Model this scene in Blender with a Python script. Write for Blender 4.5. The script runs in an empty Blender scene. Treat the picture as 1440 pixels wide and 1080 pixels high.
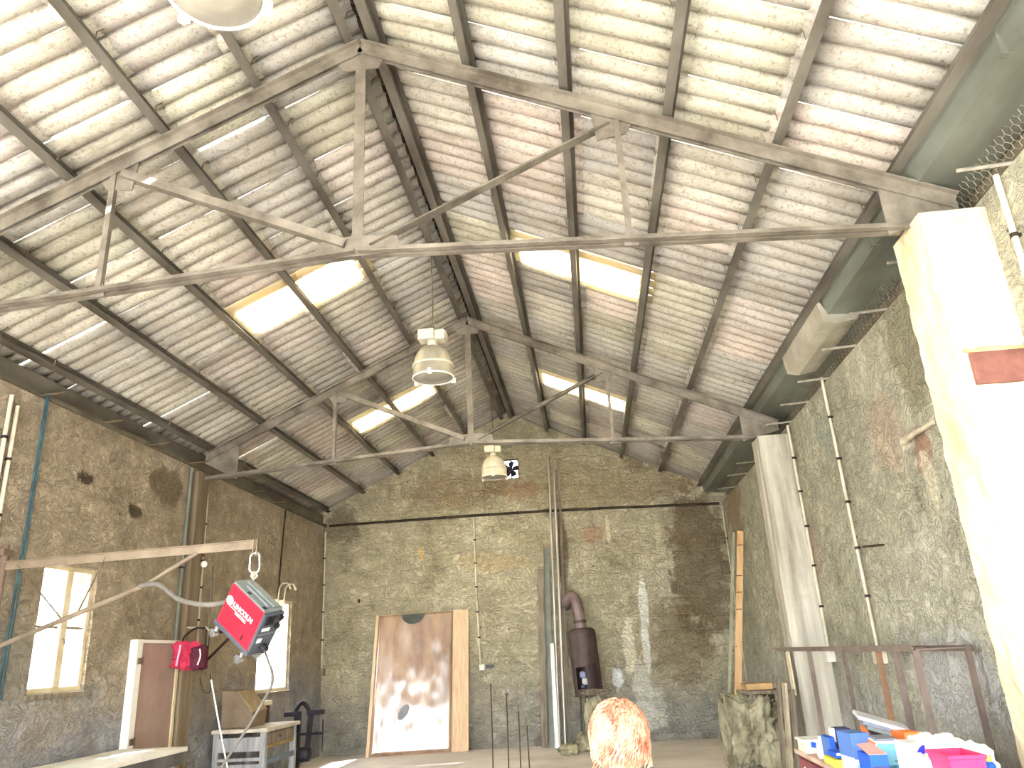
import bpy, bmesh, math, random
import numpy as np
from mathutils import Vector, Matrix, noise as mn
random.seed(7)
COL = bpy.context.scene.collection
PI = math.pi

# ------------------------------------------------------------------ camera
CAMZ = 1.65
F_PX, PITCH, YAW, ROLL = 1077.77, 0.339846, 0.084329, -0.054705
def cam_axes():
    cy, sy, cp, sp = math.cos(YAW), math.sin(YAW), math.cos(PITCH), math.sin(PITCH)
    fwd = Vector((-sy*cp, cy*cp, sp)); right = Vector((cy, sy, 0)); up = right.cross(fwd)
    cr, sr = math.cos(ROLL), math.sin(ROLL)
    return right*cr + up*sr, up*cr - right*sr, fwd
CR, CU, CF = cam_axes()
CO = Vector((0, 0, CAMZ))
def ray(px, py): return CR*((px-720)/F_PX) - CU*((py-540)/F_PX) + CF
def onY(px, py, Y): d = ray(px, py); return CO + d*(Y/d.y)
def onX(px, py, X): d = ray(px, py); return CO + d*(X/d.x)
def onZ(px, py, Z): d = ray(px, py); return CO + d*((Z-CAMZ)/d.z)
cam = bpy.data.cameras.new('camera'); co = bpy.data.objects.new('camera', cam); COL.objects.link(co)
M = Matrix((CR, CU, -CF)).transposed().to_4x4(); M.translation = CO
co.matrix_world = M
cam.sensor_fit = 'HORIZONTAL'; cam.sensor_width = 36.0; cam.lens = 36.0*F_PX/1440
cam.clip_start = 0.05; cam.clip_end = 300
bpy.context.scene.camera = co

# ------------------------------------------------------------------ materials
def lin(c):
    return tuple(((v/255)/12.92 if v/255 <= .04045 else ((v/255+.055)/1.055)**2.4) for v in c) + (1,)
class NT:
    def __init__(s, name):
        s.m = bpy.data.materials.new(name); s.m.use_nodes = True
        s.t = s.m.node_tree; s.b = s.t.nodes['Principled BSDF']; s.out = s.t.nodes['Material Output']
        tc = s.t.nodes.new('ShaderNodeTexCoord'); s.obj = tc.outputs['Object']
    def n(s, typ, **kw):
        x = s.t.nodes.new(typ)
        for k, v in kw.items(): setattr(x, k, v)
        return x
    def put(s, a, b): s.t.links.new(a, b)
    def mapv(s, scale=(1, 1, 1), loc=(0, 0, 0), src=None):
        x = s.n('ShaderNodeMapping'); s.put(src or s.obj, x.inputs[0])
        x.inputs['Scale'].default_value = scale; x.inputs['Location'].default_value = loc
        return x.outputs[0]
    def noise(s, scale, detail=6, rough=.6, vec=None, dist=0):
        x = s.n('ShaderNodeTexNoise'); s.put(vec or s.obj, x.inputs['Vector'])
        x.inputs['Scale'].default_value = scale; x.inputs['Detail'].default_value = detail
        x.inputs['Roughness'].default_value = rough; x.inputs['Distortion'].default_value = dist
        return x.outputs[0]
    def ramp(s, fac, stops, interp='LINEAR'):
        x = s.n('ShaderNodeValToRGB'); s.put(fac, x.inputs[0]); e = x.color_ramp.elements; x.color_ramp.interpolation = interp
        while len(e) < len(stops): e.new(.5)
        for i, (p, c) in enumerate(stops):
            e[i].position = p; e[i].color = c if len(c) == 4 else lin(c)
        return x.outputs[0]
    def mix(s, fac, a, b, mode='MIX'):
        x = s.n('ShaderNodeMix', data_type='RGBA', blend_type=mode)
        for sock, v in ((x.inputs[0], fac), (x.inputs[6], a), (x.inputs[7], b)):
            if hasattr(v, 'is_linked') or hasattr(v, 'links'): s.put(v, sock)
            elif isinstance(v, (int, float)): sock.default_value = v
            else: sock.default_value = v if len(v) == 4 else lin(v)
        return x.outputs[2]
    def math(s, op, a, b=None, clamp=False):
        x = s.n('ShaderNodeMath', operation=op, use_clamp=clamp)
        for i, v in enumerate((a, b)):
            if v is None: continue
            if isinstance(v, (int, float)): x.inputs[i].default_value = v
            else: s.put(v, x.inputs[i])
        return x.outputs[0]
    def maprange(s, v, a, b, c=0., d=1., smooth=True):
        x = s.n('ShaderNodeMapRange'); s.put(v, x.inputs[0])
        x.interpolation_type = 'SMOOTHSTEP' if smooth else 'LINEAR'
        for i, q in enumerate((a, b, c, d)): x.inputs[i+1].default_value = q
        return x.outputs[0]
    def blob(s, center, radius, wob=.9, wscale=3.4, soft=(.6, .95)):
        """factor 1 inside an irregular patch of wall around center"""
        d = s.n('ShaderNodeVectorMath', operation='SUBTRACT'); s.put(s.obj, d.inputs[0]); d.inputs[1].default_value = center
        e = s.n('ShaderNodeVectorMath', operation='DIVIDE'); s.put(d.outputs[0], e.inputs[0]); e.inputs[1].default_value = radius
        l = s.n('ShaderNodeVectorMath', operation='LENGTH'); s.put(e.outputs[0], l.inputs[0])
        nz = s.noise(wscale, 8, .72)
        w = s.math('ADD', l.outputs['Value'], s.math('MULTIPLY', s.math('SUBTRACT', nz, .5), wob*2))
        return s.maprange(w, soft[0], soft[1], 1., 0.)
    def bump(s, h, strength=.5, dist=.02):
        x = s.n('ShaderNodeBump'); s.put(h, x.inputs['Height']); x.inputs['Strength'].default_value = strength
        x.inputs['Distance'].default_value = dist; s.put(x.outputs[0], s.b.inputs['Normal'])
    def done(s, col, rough=.8, metal=0., spec=.3):
        if isinstance(col, tuple): s.b.inputs['Base Color'].default_value = col if len(col) == 4 else lin(col)
        else: s.put(col, s.b.inputs['Base Color'])
        if isinstance(rough, (int, float)): s.b.inputs['Roughness'].default_value = rough
        else: s.put(rough, s.b.inputs['Roughness'])
        s.b.inputs['Metallic'].default_value = metal
        s.b.inputs['Specular IOR Level'].default_value = spec
        return s.m

def simple(name, c1, c2=None, scale=6., rough=.7, metal=0., bump=.15, bscale=None, spec=.3, stretch=(1, 1, 1), contrast=(.35, .65)):
    t = NT(name); c2 = c2 or tuple(max(0, v*.8) for v in c1)
    v = t.mapv(stretch)
    nz = t.noise(scale, 6, .62, v)
    col = t.ramp(nz, [(contrast[0], c2), (contrast[1], c1)])
    if bump: t.bump(t.noise(bscale or scale*6, 4, .6, v), bump, .01)
    return t.done(col, rough, metal, spec)

def plaster(name, dark, mid, light, streak=.35, patches=(), low=None, courses=0.):
    t = NT(name)
    n1 = t.noise(.55, 9, .68, dist=.6)
    col = t.ramp(n1, [(.30, dark), (.48, mid), (.68, light)])
    n2 = t.noise(3.6, 9, .72, t.mapv((1, 1, 1.15)))
    col = t.mix(.5, col, t.ramp(n2, [(.34, tuple(v*.8 for v in dark)), (.44, tuple(v*.9 for v in mid)), (.54, mid), (.66, tuple(min(255, v*1.12) for v in light))]))
    n6 = t.noise(22., 6, .75)
    col = t.mix(t.maprange(n6, .56, .72, 0., .28), col, tuple(v*.6 for v in dark))
    col = t.mix(t.maprange(n6, .44, .28, 0., .28), col, tuple(min(255, v*1.15) for v in light))
    n3 = t.noise(3.2, 7, .7, t.mapv((2.2, 2.2, .22)))
    col = t.mix(t.maprange(n3, .52, .75, 0., streak), col, light)
    n5 = t.noise(3.6, 7, .7, t.mapv((1.8, 1.8, .3), (7, 3, 1)))
    col = t.mix(t.maprange(n5, .55, .8, 0., streak*1.3), col, tuple(v*.45 for v in dark))
    if low:
        zc, soft, c = low
        sp = t.n('ShaderNodeSeparateXYZ'); t.put(t.obj, sp.inputs[0])
        f = t.maprange(t.math('ADD', sp.outputs[2], t.math('MULTIPLY', t.math('SUBTRACT', t.noise(1.2, 6, .65), .5), 2.2)), zc-soft, zc+soft, 1., 0.)
        cc = t.ramp(t.noise(3., 8, .7), [(.35, tuple(v*.72 for v in c)), (.6, c), (.72, tuple(min(255, v*1.25) for v in c))])
        col = t.mix(t.math('MULTIPLY', f, .8), col, cc)
    for p in patches:
        cen, rad, c, amt = p[:4]
        f = t.blob(cen, rad, *(p[4] if len(p) > 4 else (1.0, 3.2)))
        col = t.mix(t.math('MULTIPLY', f, amt), col, c)
    # small pits and pock marks
    vo = t.n('ShaderNodeTexVoronoi'); t.put(t.obj, vo.inputs['Vector']); vo.inputs['Scale'].default_value = 2.6
    col = t.mix(t.math('MULTIPLY', t.maprange(vo.outputs[0], .03, .07, 1., 0.), .75), col, tuple(v*.25 for v in dark))
    h = t.math('ADD', t.math('MULTIPLY', t.noise(4., 8, .7), 1.4), t.math('MULTIPLY', t.noise(18., 6, .7), .7))
    if courses:
        w = t.n('ShaderNodeTexBrick'); t.put(t.mapv((1, 1, 1)), w.inputs[0])
        rot = t.n('ShaderNodeMapping'); t.put(t.obj, rot.inputs[0]); rot.inputs['Rotation'].default_value = (PI/2, 0, 0)
        dn = t.n('ShaderNodeVectorMath', operation='ADD'); t.put(rot.outputs[0], dn.inputs[0])
        nn = t.n('ShaderNodeTexNoise'); t.put(t.obj, nn.inputs['Vector']); nn.inputs['Scale'].default_value = 2.2
        sc = t.n('ShaderNodeVectorMath', operation='SCALE'); t.put(nn.outputs['Color'], sc.inputs[0]); sc.inputs['Scale'].default_value = .3
        t.put(sc.outputs[0], dn.inputs[1]); t.put(dn.outputs[0], w.inputs[0])
        w.inputs['Scale'].default_value = 1.; w.inputs['Brick Width'].default_value = .62; w.inputs['Row Height'].default_value = .3
        w.inputs['Mortar Size'].default_value = .03; w.inputs['Mortar Smooth'].default_value = 1.
        h = t.math('SUBTRACT', h, t.math('MULTIPLY', w.outputs['Fac'], courses))
        col = t.mix(t.math('MULTIPLY', w.outputs['Fac'], courses*.22), col, tuple(v*.6 for v in dark))
    # wormy trowel marks: thin light and dark curls
    wv = t.noise(4.2, 5, .62, t.mapv((1, 1, 1.5)), dist=1.8); ridge = t.math('ABSOLUTE', t.math('SUBTRACT', wv, .5))
    col = t.mix(t.maprange(ridge, .0, .016, .45, 0.), col, tuple(min(255, v*1.16) for v in light))
    wv2 = t.noise(2.6, 6, .66, t.mapv((1, 1, 1.5), (5, 2, 8)), dist=2.0); ridge2 = t.math('ABSOLUTE', t.math('SUBTRACT', wv2, .5))
    col = t.mix(t.maprange(ridge2, .0, .010, .45, 0.), col, tuple(v*.62 for v in dark))
    h = t.math('ADD', h, t.math('MULTIPLY', t.maprange(ridge, 0., .05, .5, 0.), 1.))
    t.bump(h, .9, .04)
    return t.done(col, .93, 0, .15)

# ------------------------------------------------------------------ mesh builder
class MB:
    def __init__(s): s.bm = bmesh.new()
    def poly_prism(s, pts, off):
        """closed polygon pts (3D) extruded by vector off"""
        off = Vector(off); a = [s.bm.verts.new(p) for p in pts]; b = [s.bm.verts.new(Vector(p)+off) for p in pts]
        n = len(a)
        s.bm.faces.new(list(reversed(a))); s.bm.faces.new(b)
        for i in range(n): s.bm.faces.new((a[i], a[(i+1) % n], b[(i+1) % n], b[i]))
        return s
    def box(s, lo, hi):
        x0, y0, z0 = lo; x1, y1, z1 = hi
        return s.poly_prism([(x0, y0, z0), (x1, y0, z0), (x1, y1, z0), (x0, y1, z0)], (0, 0, z1-z0))
    def sweep(s, prof, p, q, up=(0, 0, 1)):
        p, q = Vector(p), Vector(q); d = (q-p).normalized(); up = Vector(up)
        side = d.cross(up).normalized(); up2 = side.cross(d).normalized()
        return s.poly_prism([p + side*a + up2*b for a, b in prof], q-p)
    def bar(s, p, q, w, h, up=(0, 0, 1)):
        return s.sweep([(-w/2, -h/2), (w/2, -h/2), (w/2, h/2), (-w/2, h/2)], p, q, up)
    def tube(s, pts, r, seg=10, cap=True, closed=False):
        pts = [Vector(p) for p in pts]; n = len(pts); rings = []
        rr = r if hasattr(r, '__len__') else [r]*n
        ref = None
        for i, p in enumerate(pts):
            if closed: t = (pts[(i+1) % n]-pts[i-1]).normalized()
            else: t = (pts[min(i+1, n-1)]-pts[max(i-1, 0)]).normalized()
            if ref is None:
                ref = Vector((0, 0, 1)) if abs(t.z) < .9 else Vector((1, 0, 0))
            u = (ref - t*ref.dot(t)).normalized(); ref = u; v = t.cross(u)
            rings.append([s.bm.verts.new(p + (u*math.cos(2*PI*k/seg)+v*math.sin(2*PI*k/seg))*rr[i]) for k in range(seg)])
        m = n if closed else n-1
        for i in range(m):
            a, b = rings[i], rings[(i+1) % n]
            for k in range(seg): s.bm.faces.new((a[k], a[(k+1) % seg], b[(k+1) % seg], b[k]))
        if cap and not closed:
            s.bm.faces.new(list(reversed(rings[0]))); s.bm.faces.new(rings[-1])
        return s
    def lathe(s, prof, center=(0, 0, 0), seg=32, closed=True):
        """prof list of (r,z); r=0 ends are capped"""
        c = Vector(center); rings = []
        for r, z in prof:
            if r < 1e-5: rings.append([s.bm.verts.new(c+Vector((0, 0, z)))])
            else: rings.append([s.bm.verts.new(c+Vector((r*math.cos(2*PI*k/seg), r*math.sin(2*PI*k/seg), z))) for k in range(seg)])
        for a, b in zip(rings, rings[1:]):
            for k in range(seg):
                k2 = (k+1) % seg
                if len(a) == 1 and len(b) == 1: continue
                if len(a) == 1: s.bm.faces.new((a[0], b[k2], b[k]))
                elif len(b) == 1: s.bm.faces.new((a[k], a[k2], b[0]))
                else: s.bm.faces.new((a[k], a[k2], b[k2], b[k]))
        return s
    def blobby(s, center, size, sub=4, amp=.12, freq=2., boxy=.5, seed=0., flat=True, top=None):
        """lumpy closed solid inside a size box, base at center.z"""
        r = bmesh.ops.create_icosphere(s.bm, subdivisions=sub, radius=1.)
        c = Vector(center)
        for v in r['verts']:
            d = v.co.normalized(); m = max(abs(d.x), abs(d.y), abs(d.z))
            p = d*((1-boxy) + boxy/m)
            k = 1 + amp*mn.fractal(d*freq+Vector((seed, seed*2, 3)), .8, 2., 4)
            p = p*k
            p = Vector((p.x*size[0]/2, p.y*size[1]/2, p.z*size[2]/2+size[2]/2))
            if flat and p.z < 0: p.z = 0.
            if top and p.z > top: p.z = top
            v.co = c+p
        return s
    def xform(s, m):
        s.bm.transform(m); return s
    def build(s, name, mat, parent=None, smooth=False, bevel=0., local=False, origin=None):
        """link as ONE mesh object; vertices are given in world space unless local"""
        me = bpy.data.meshes.new(name)
        bmesh.ops.recalc_face_normals(s.bm, faces=s.bm.faces)
        if parent is not None: org = WL[parent.name]
        elif origin == 'base':
            n = max(1, len(s.bm.verts)); cx = sum(v.co.x for v in s.bm.verts)/n; cy = sum(v.co.y for v in s.bm.verts)/n
            org = Vector((cx, cy, min(v.co.z for v in s.bm.verts)))
        else: org = Vector(origin) if origin is not None else Vector((0, 0, 0))
        if not local and org.length: s.bm.transform(Matrix.Translation(-org))
        if smooth:
            for f in s.bm.faces: f.smooth = True
        s.bm.to_mesh(me); s.bm.free()
        o = bpy.data.objects.new(name, me); COL.objects.link(o)
        for m in (mat if isinstance(mat, (list, tuple)) else [mat]): me.materials.append(m)
        if parent is not None: o.parent = parent
        else: o.location = org
        WL[o.name] = org
        if bevel:
            b = o.modifiers.new('bevel', 'BEVEL'); b.width = bevel; b.segments = 2; b.limit_method = 'ANGLE'
        return o
WL = {}
def tag(o, label=None, cat=None, group=None, kind=None):
    if label: o['label'] = label
    if cat: o['category'] = cat
    if group: o['group'] = group
    if kind: o['kind'] = kind
    return o
def thing(name, loc, label, cat, group=None):
    o = bpy.data.objects.new(name, None); COL.objects.link(o); o.location = loc; o.empty_display_size = .1; WL[o.name] = Vector(loc)
    return tag(o, label, cat, group)
def struct(o): o['kind'] = 'structure'; return o

ORD = ['first', 'second', 'third', 'fourth', 'fifth', 'sixth', 'seventh', 'eighth', 'ninth', 'tenth', 'eleventh', 'twelfth', 'thirteenth', 'fourteenth']
# ------------------------------------------------------------------ dimensions of the hall
XL, XR, YB, YF = -5.5, 2.83, 15.95, -3.0
XM, S = -1.51, .463
def zp(u): return 6.50 - S*(u-.1)           # underside of the purlins
DU = .761
US = [.1 + DU*i for i in range(6)]
TH = math.atan(S)
WTL, WTR = 4.42, 4.38                       # tops of the long walls

# ------------------------------------------------------------------ material set
W_LEFT = plaster('plaster_brown', (136, 120, 98), (178, 162, 138), (204, 190, 168), .25,
    patches=[((-5.5, 5.9, 3.2), (.3, 1.1, 1.6), (176, 166, 150), .5), ((-5.5, 6.6, 1.6), (.3, 1.2, .9), (160, 158, 150), .6),
             ((-5.5, 9.6, 4.0), (.3, .5, .35), (96, 76, 54), .7), ((-5.5, 7.9, 3.75), (.3, .18, .1), (60, 46, 34), .9),
             ((-5.5, 8.9, 3.55), (.3, .18, .1), (70, 52, 38), .9)],
    low=(1.35, .5, (168, 172, 182)))
c_ = lambda px, py: tuple(onY(px, py, YB))
W_BACK = plaster('plaster_khaki', (140, 126, 100), (194, 184, 154), (224, 216, 192), .32,
    patches=[(c_(985, 790), (.75, .3, 2.0), (98, 76, 50), .75), (c_(960, 900), (.8, .3, 1.0), (108, 86, 58), .5),
             (c_(850, 680), (2.6, .3, .6), (156, 136, 104), .5), (c_(640, 690), (1.5, .3, .5), (138, 110, 82), .5),
             (c_(790, 770), (.16, .3, 1.0), (92, 70, 50), .75, (.25, 3.)), (c_(800, 870), (.2, .3, .8), (96, 76, 56), .5),
             (c_(905, 848), (.12, .3, .62), (250, 246, 234), 1., (.45, 6.)), (c_(908, 905), (.10, .3, .7), (250, 248, 240), 1., (.5, 6.)), (c_(884, 905), (.16, .3, .75), (246, 238, 214), 1., (.8, 5.)),
             (c_(905, 975), (.24, .3, .7), (236, 232, 218), .9, (.9, 5.)), (c_(869, 955), (.13, .3, .26), (255, 255, 255), 1., (.7, 7.)), (c_(920, 1000), (.3, .3, .5), (226, 222, 210), .7, (1., 5.)),
             (c_(855, 745), (.06, .3, .35), (232, 222, 190), .9, (.4, 6.)), (c_(925, 750), (.07, .3, .4), (222, 210, 180), .8, (.4, 6.)),
             (c_(944, 790), (.06, .3, .3), (218, 206, 180), .8, (.4, 6.)), (c_(592, 778), (.08, .3, .2), (226, 198, 140), .9, (.5, 6.)),
             (c_(690, 790), (.9, .3, .25), (200, 172, 122), .45), (c_(832, 752), (.3, .3, .2), (176, 112, 84), .5),
             (c_(735, 690), (.5, .3, .2), (170, 126, 98), .5), (c_(480, 740), (.5, .3, .5), (96, 84, 66), .6), (c_(505, 845), (.04, .3, .05), (30, 24, 18), 1., (.1, 3.))],
    low=(.95, .7, (172, 170, 166)), courses=.28)
d_ = lambda px, py: tuple(onX(px, py, XR))
W_RIGHT = plaster('plaster_green_grey', (134, 130, 106), (188, 184, 160), (216, 212, 194), .42,
    patches=[(d_(1245, 610), (.3, .5, .5), (196, 164, 146), .45), (d_(1298, 635), (.3, .20, .25), (168, 118, 98), .75, (1.2, 6.)),
             (d_(1308, 672), (.3, .14, .3), (232, 222, 196), .8, (1.2, 6.)), (d_(1275, 622), (.3, .16, .08), (236, 230, 212), .8, (1., 7.)), (d_(1275, 480), (.3, .5, .8), (128, 122, 88), .6),
             (d_(1030, 700), (.3, 1.0, 1.2), (150, 112, 78), .6), (d_(1190, 620), (.3, .8, 1.), (150, 146, 126), .5),
             (d_(1160, 610), (.3, .4, .3), (172, 182, 166), .6), (d_(1140, 770), (.3, .5, .6), (186, 154, 136), .5),
             (d_(1340, 960), (.3, 1., .5), (216, 214, 216), .6)],
    low=(1.0, .6, (206, 204, 204)))
WHITEWASH = simple('whitewashed_render', (236, 226, 204), (206, 186, 148), 2.2, .9, 0, .4, 14, .15, (1, 1, .45))
CONCRETE = simple('board_marked_concrete', (212, 206, 192), (150, 142, 126), 1.6, .9, 0, .45, 16, .15, (3, 3, .25))
CONCRETE_B = simple('brown_concrete', (150, 134, 112), (104, 90, 72), 1.6, .9, 0, .45, 16, .15, (3, 3, .25))
FLOOR = simple('dusty_concrete_floor', (232, 223, 216), (204, 193, 187), .9, .75, 0, .15, 10, .25)
GROUND = simple('pale_yard_ground', (214, 206, 192), (190, 180, 164), .7, .9, 0, .2, 9)
PURLIN = simple('grey_painted_steel', (126, 121, 111), (84, 78, 69), 2.5, .6, .25, .15, 30, .4, (1, .35, 1))
TRUSS = simple('worn_truss_steel', (150, 142, 130), (94, 86, 76), 3., .5, .35, .15, 30, .5)
RUST = simple('rust_brown_steel', (130, 108, 94), (96, 78, 66), 5., .75, .15, .25, 40)
TEAL = simple('faded_teal_paint', (126, 132, 122), (98, 98, 88), 1.6, .5, .2, .1, 20, .5, (1, .4, 1))
ZINC = simple('bright_galvanised_sheet', (244, 240, 228), (206, 200, 184), 3., .35, .7, .15, 14, .6)
GALV = simple('galvanised_tube', (206, 202, 192), (160, 154, 140), 6., .4, .5, .05)
PVC = simple('cream_plastic_conduit', (226, 218, 198), (190, 180, 156), 5., .5, 0, .05)
DARKCLIP = simple('dark_clip', (52, 44, 36), (34, 28, 24), 5., .6)
DARKPIPE = simple('dark_old_pipe', (72, 60, 46), (46, 38, 30), 5., .7, .2)
TEALCORD = simple('blue_green_cord', (60, 96, 104), (40, 66, 76), 8., .6)
WIRE = simple('dull_wire', (120, 108, 88), (88, 76, 60), 8., .6, .4)
OLDWOOD = simple('old_grey_wood', (158, 146, 128), (108, 96, 82), 3., .8, 0, .3, 30, .2, (5, 5, .5))
PINE = simple('pine_board', (232, 204, 170), (212, 178, 142), 4., .6, 0, .15, 30, .3, (6, 6, .4))
REDWOOD = simple('red_brown_board', (166, 116, 92), (128, 86, 66), 4., .5, 0, .1, 30, .3, (6, 6, .4))
CREAM = simple('cream_window_paint', (232, 218, 186), (204, 184, 148), 4., .6)
DOORBROWN = simple('brown_door_skin', (182, 156, 146), (158, 132, 122), 1.6, .45, 0, .08, 20, .4)
WHITEPAINT = simple('white_paint', (246, 243, 236), (232, 226, 214), 4., .55)
RED = simple('red_enamel', (226, 40, 62), (206, 30, 52), 3., .4, 0, .03, 30, .5)
DARKGREY = simple('dark_grey_plastic', (86, 90, 98), (70, 74, 82), 4., .55)
MIDGREY = simple('mid_grey_plastic', (136, 142, 140), (112, 118, 118), 4., .5)
CHROME = simple('bright_metal', (225, 225, 225), (200, 200, 200), 4., .25, .9, 0)
STEELROD = simple('thin_dark_steel', (84, 74, 64), (60, 52, 44), 6., .6, .3)
BLACKIRON = simple('black_iron', (48, 44, 52), (30, 28, 32), 6., .5, .3, .1)
HOSE = simple('grey_hose', (124, 118, 110), (98, 92, 84), 6., .7)
STOVE = simple('stove_brown_steel', (96, 80, 78), (70, 56, 52), 4., .55, .35, .1, 20, .4)
FLUE = simple('pinkish_flue_pipe', (150, 130, 128), (112, 94, 92), 4., .5, .3, .05)
STONE = simple('lumpy_grey_green', (186, 178, 150), (112, 104, 84), 3.4, .9, 0, .8, 12, .15, (1, 1, .7), (.38, .6))
BAGRED = simple('red_cloth', (222, 66, 100), (176, 42, 72), 5., .8, 0, .3, 40)
BAGDARK = simple('plum_cloth', (110, 44, 66), (80, 30, 48), 5., .8, 0, .3, 40)
LAMPSHADE = simple('lamp_white_enamel', (218, 212, 196), (196, 188, 170), 4., .4, 0, .03)
LAMPGLASS = simple('lamp_dusty_glass', (150, 146, 132), (134, 128, 114), 4., .3, 0, 0, spec=.6)
CARDBOARD = simple('cardboard', (146, 128, 108), (124, 106, 88), 4., .8)
def flat(name, c, rough=.6): return simple(name, c, tuple(v*.9 for v in c), 5., rough, 0, .03)

def asbestos():
    t = NT('weathered_fibre_cement')
    at = t.n('ShaderNodeAttribute', attribute_name='tint')
    n1 = t.noise(2.2, 8, .7, t.mapv((.6, 1.4, .6)))
    n2 = t.noise(14., 7, .75)
    col = t.mix(t.maprange(n1, .35, .72, 0., .55), at.outputs['Color'], (122, 108, 88))
    col = t.mix(t.maprange(n2, .52, .70, 0., .6), col, (122, 112, 92))
    n3 = t.noise(1.1, 6, .7, t.mapv((.35, 2.5, .35), (3, 9, 1)))
    col = t.mix(t.maprange(n3, .56, .7, 0., .5), col, (84, 74, 62))
    n4 = t.noise(38., 5, .75)
    col = t.mix(t.maprange(n4, .53, .64, 0., .62), col, (112, 102, 86))
    t.bump(n2, .3, .008)
    return t.done(col, .9, 0, .15)
SHEET = asbestos()
def clear_sheet():
    t = NT('yellowed_translucent_sheet')
    b = t.b; tr = t.n('ShaderNodeBsdfTranslucent'); tr.inputs[0].default_value = lin((255, 246, 222))
    tp = t.n('ShaderNodeBsdfTransparent'); tp.inputs[0].default_value = lin((255, 246, 220))
    m1 = t.n('ShaderNodeMixShader'); m1.inputs[0].default_value = .12
    m2 = t.n('ShaderNodeMixShader'); m2.inputs[0].default_value = .15
    t.put(tr.outputs[0], m1.inputs[1]); t.put(tp.outputs[0], m1.inputs[2])
    t.put(m1.outputs[0], m2.inputs[1]); t.put(b.outputs[0], m2.inputs[2])
    b.inputs['Base Color'].default_value = lin((246, 230, 186)); b.inputs['Roughness'].default_value = .4
    t.put(m2.outputs[0], t.out.inputs[0])
    return t.m
SKYLIGHT = clear_sheet()
def glass():
    t = NT('window_glass')
    tp = t.n('ShaderNodeBsdfTransparent'); tp.inputs[0].default_value = (.93, .95, .95, 1)
    gl = t.n('ShaderNodeBsdfGlossy'); gl.inputs['Roughness'].default_value = .05
    m = t.n('ShaderNodeMixShader'); m.inputs[0].default_value = .07
    t.put(tp.outputs[0], m.inputs[1]); t.put(gl.outputs[0], m.inputs[2]); t.put(m.outputs[0], t.out.inputs[0])
    return t.m
GLASS = glass()
def glossy_panel():
    t = NT('varnished_brown_sheet')
    n1 = t.noise(1.6, 6, .6, t.mapv((1.6, 1, .5)))
    col = t.ramp(n1, [(.3, (122, 92, 76)), (.5, (168, 136, 112)), (.7, (196, 164, 130))])
    n2 = t.noise(2., 4, .5, t.mapv((3, 1, .8), (4, 0, 0)))
    t.bump(t.noise(1.4, 3, .5, t.mapv((1.8, 1, .5))), .35, .05)
    r = t.maprange(n2, .35, .7, .10, .26)
    m = t.done(col, r, .0, .9); t.b.inputs['Coat Weight'].default_value = .9; t.b.inputs['Coat Roughness'].default_value = .12
    return m
PANEL = glossy_panel()

# ================================================================== SETTING
def wall_x(name, x, th, y0, y1, z0, z1, holes, mat):
    """wall in a plane of constant x with openings (y0,y1,z0,z1); th is signed, outward"""
    ys = sorted({y0, y1, *[h[0] for h in holes], *[h[1] for h in holes]}); zs = sorted({z0, z1, *[h[2] for h in holes], *[h[3] for h in holes]})
    solid = {}
    for i in range(len(ys)-1):
        for j in range(len(zs)-1):
            yc, zc = (ys[i]+ys[i+1])/2, (zs[j]+zs[j+1])/2
            solid[i, j] = not any(h[0] < yc < h[1] and h[2] < zc < h[3] for h in holes)
    mb = MB(); bm = mb.bm; cache = {}
    def V(k, i, j):
        if (k, i, j) not in cache: cache[k, i, j] = bm.verts.new((x+k*th, ys[i], zs[j]))
        return cache[k, i, j]
    for (i, j), ok in solid.items():
        if not ok: continue
        for k in (0, 1): bm.faces.new((V(k, i, j), V(k, i+1, j), V(k, i+1, j+1), V(k, i, j+1)))
        for di, dj, a, b in ((-1, 0, (i, j), (i, j+1)), (1, 0, (i+1, j), (i+1, j+1)), (0, -1, (i, j), (i+1, j)), (0, 1, (i, j+1), (i+1, j+1))):
            if not solid.get((i+di, j+dj), False):
                bm.faces.new((V(0, *a), V(0, *b), V(1, *b), V(1, *a)))
    return mb, struct(mb.build(name, mat))
WIN1 = (7.46, 8.34, 1.53, 2.80); WIN2 = (12.80, 14.22, 1.28, 2.80); SIDE = (-2.9, 1.7, 0.0, 3.9)
wall_x('wall_left', XL, -.34, YF, YB, 0, WTL, [WIN1, WIN2, SIDE], W_LEFT)
wall_x('wall_right', XR, .30, YF, YB, 0, WTR, [], W_RIGHT)
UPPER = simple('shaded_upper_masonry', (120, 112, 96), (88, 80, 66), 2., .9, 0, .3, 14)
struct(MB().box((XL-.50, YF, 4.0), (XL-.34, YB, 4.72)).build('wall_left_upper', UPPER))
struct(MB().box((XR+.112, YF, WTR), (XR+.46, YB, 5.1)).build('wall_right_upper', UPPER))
VENT = (-1.66, -1.30, 5.19, 5.63)
def gable(name, y, th, openings, mat, top=lambda x: zp(abs(x-XM))+.10):
    xs = sorted({XL-.34, XR+.30, XM, *[o[0] for o in openings], *[o[1] for o in openings]})
    mb = MB()
    for a, b in zip(xs, xs[1:]):
        hs = [o for o in openings if o[0] <= (a+b)/2 <= o[1]]
        if not hs: mb.poly_prism([(a, y, 0), (b, y, 0), (b, y, top(b)), (a, y, top(a))], (0, th, 0))
        else:
            o = hs[0]
            if o[2] > 0: mb.poly_prism([(a, y, 0), (b, y, 0), (b, y, o[2]), (a, y, o[2])], (0, th, 0))
            mb.poly_prism([(a, y, o[3]), (b, y, o[3]), (b, y, top(b)), (a, y, top(a))], (0, th, 0))
    bmesh.ops.remove_doubles(mb.bm, verts=mb.bm.verts, dist=1e-4)
    return struct(mb.build(name, mat))
gable('wall_back', YB, .32, [VENT], W_BACK)
gable('wall_front', YF, -.3, [(-5.0, 2.5, 0, 4.4)], W_RIGHT)
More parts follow.
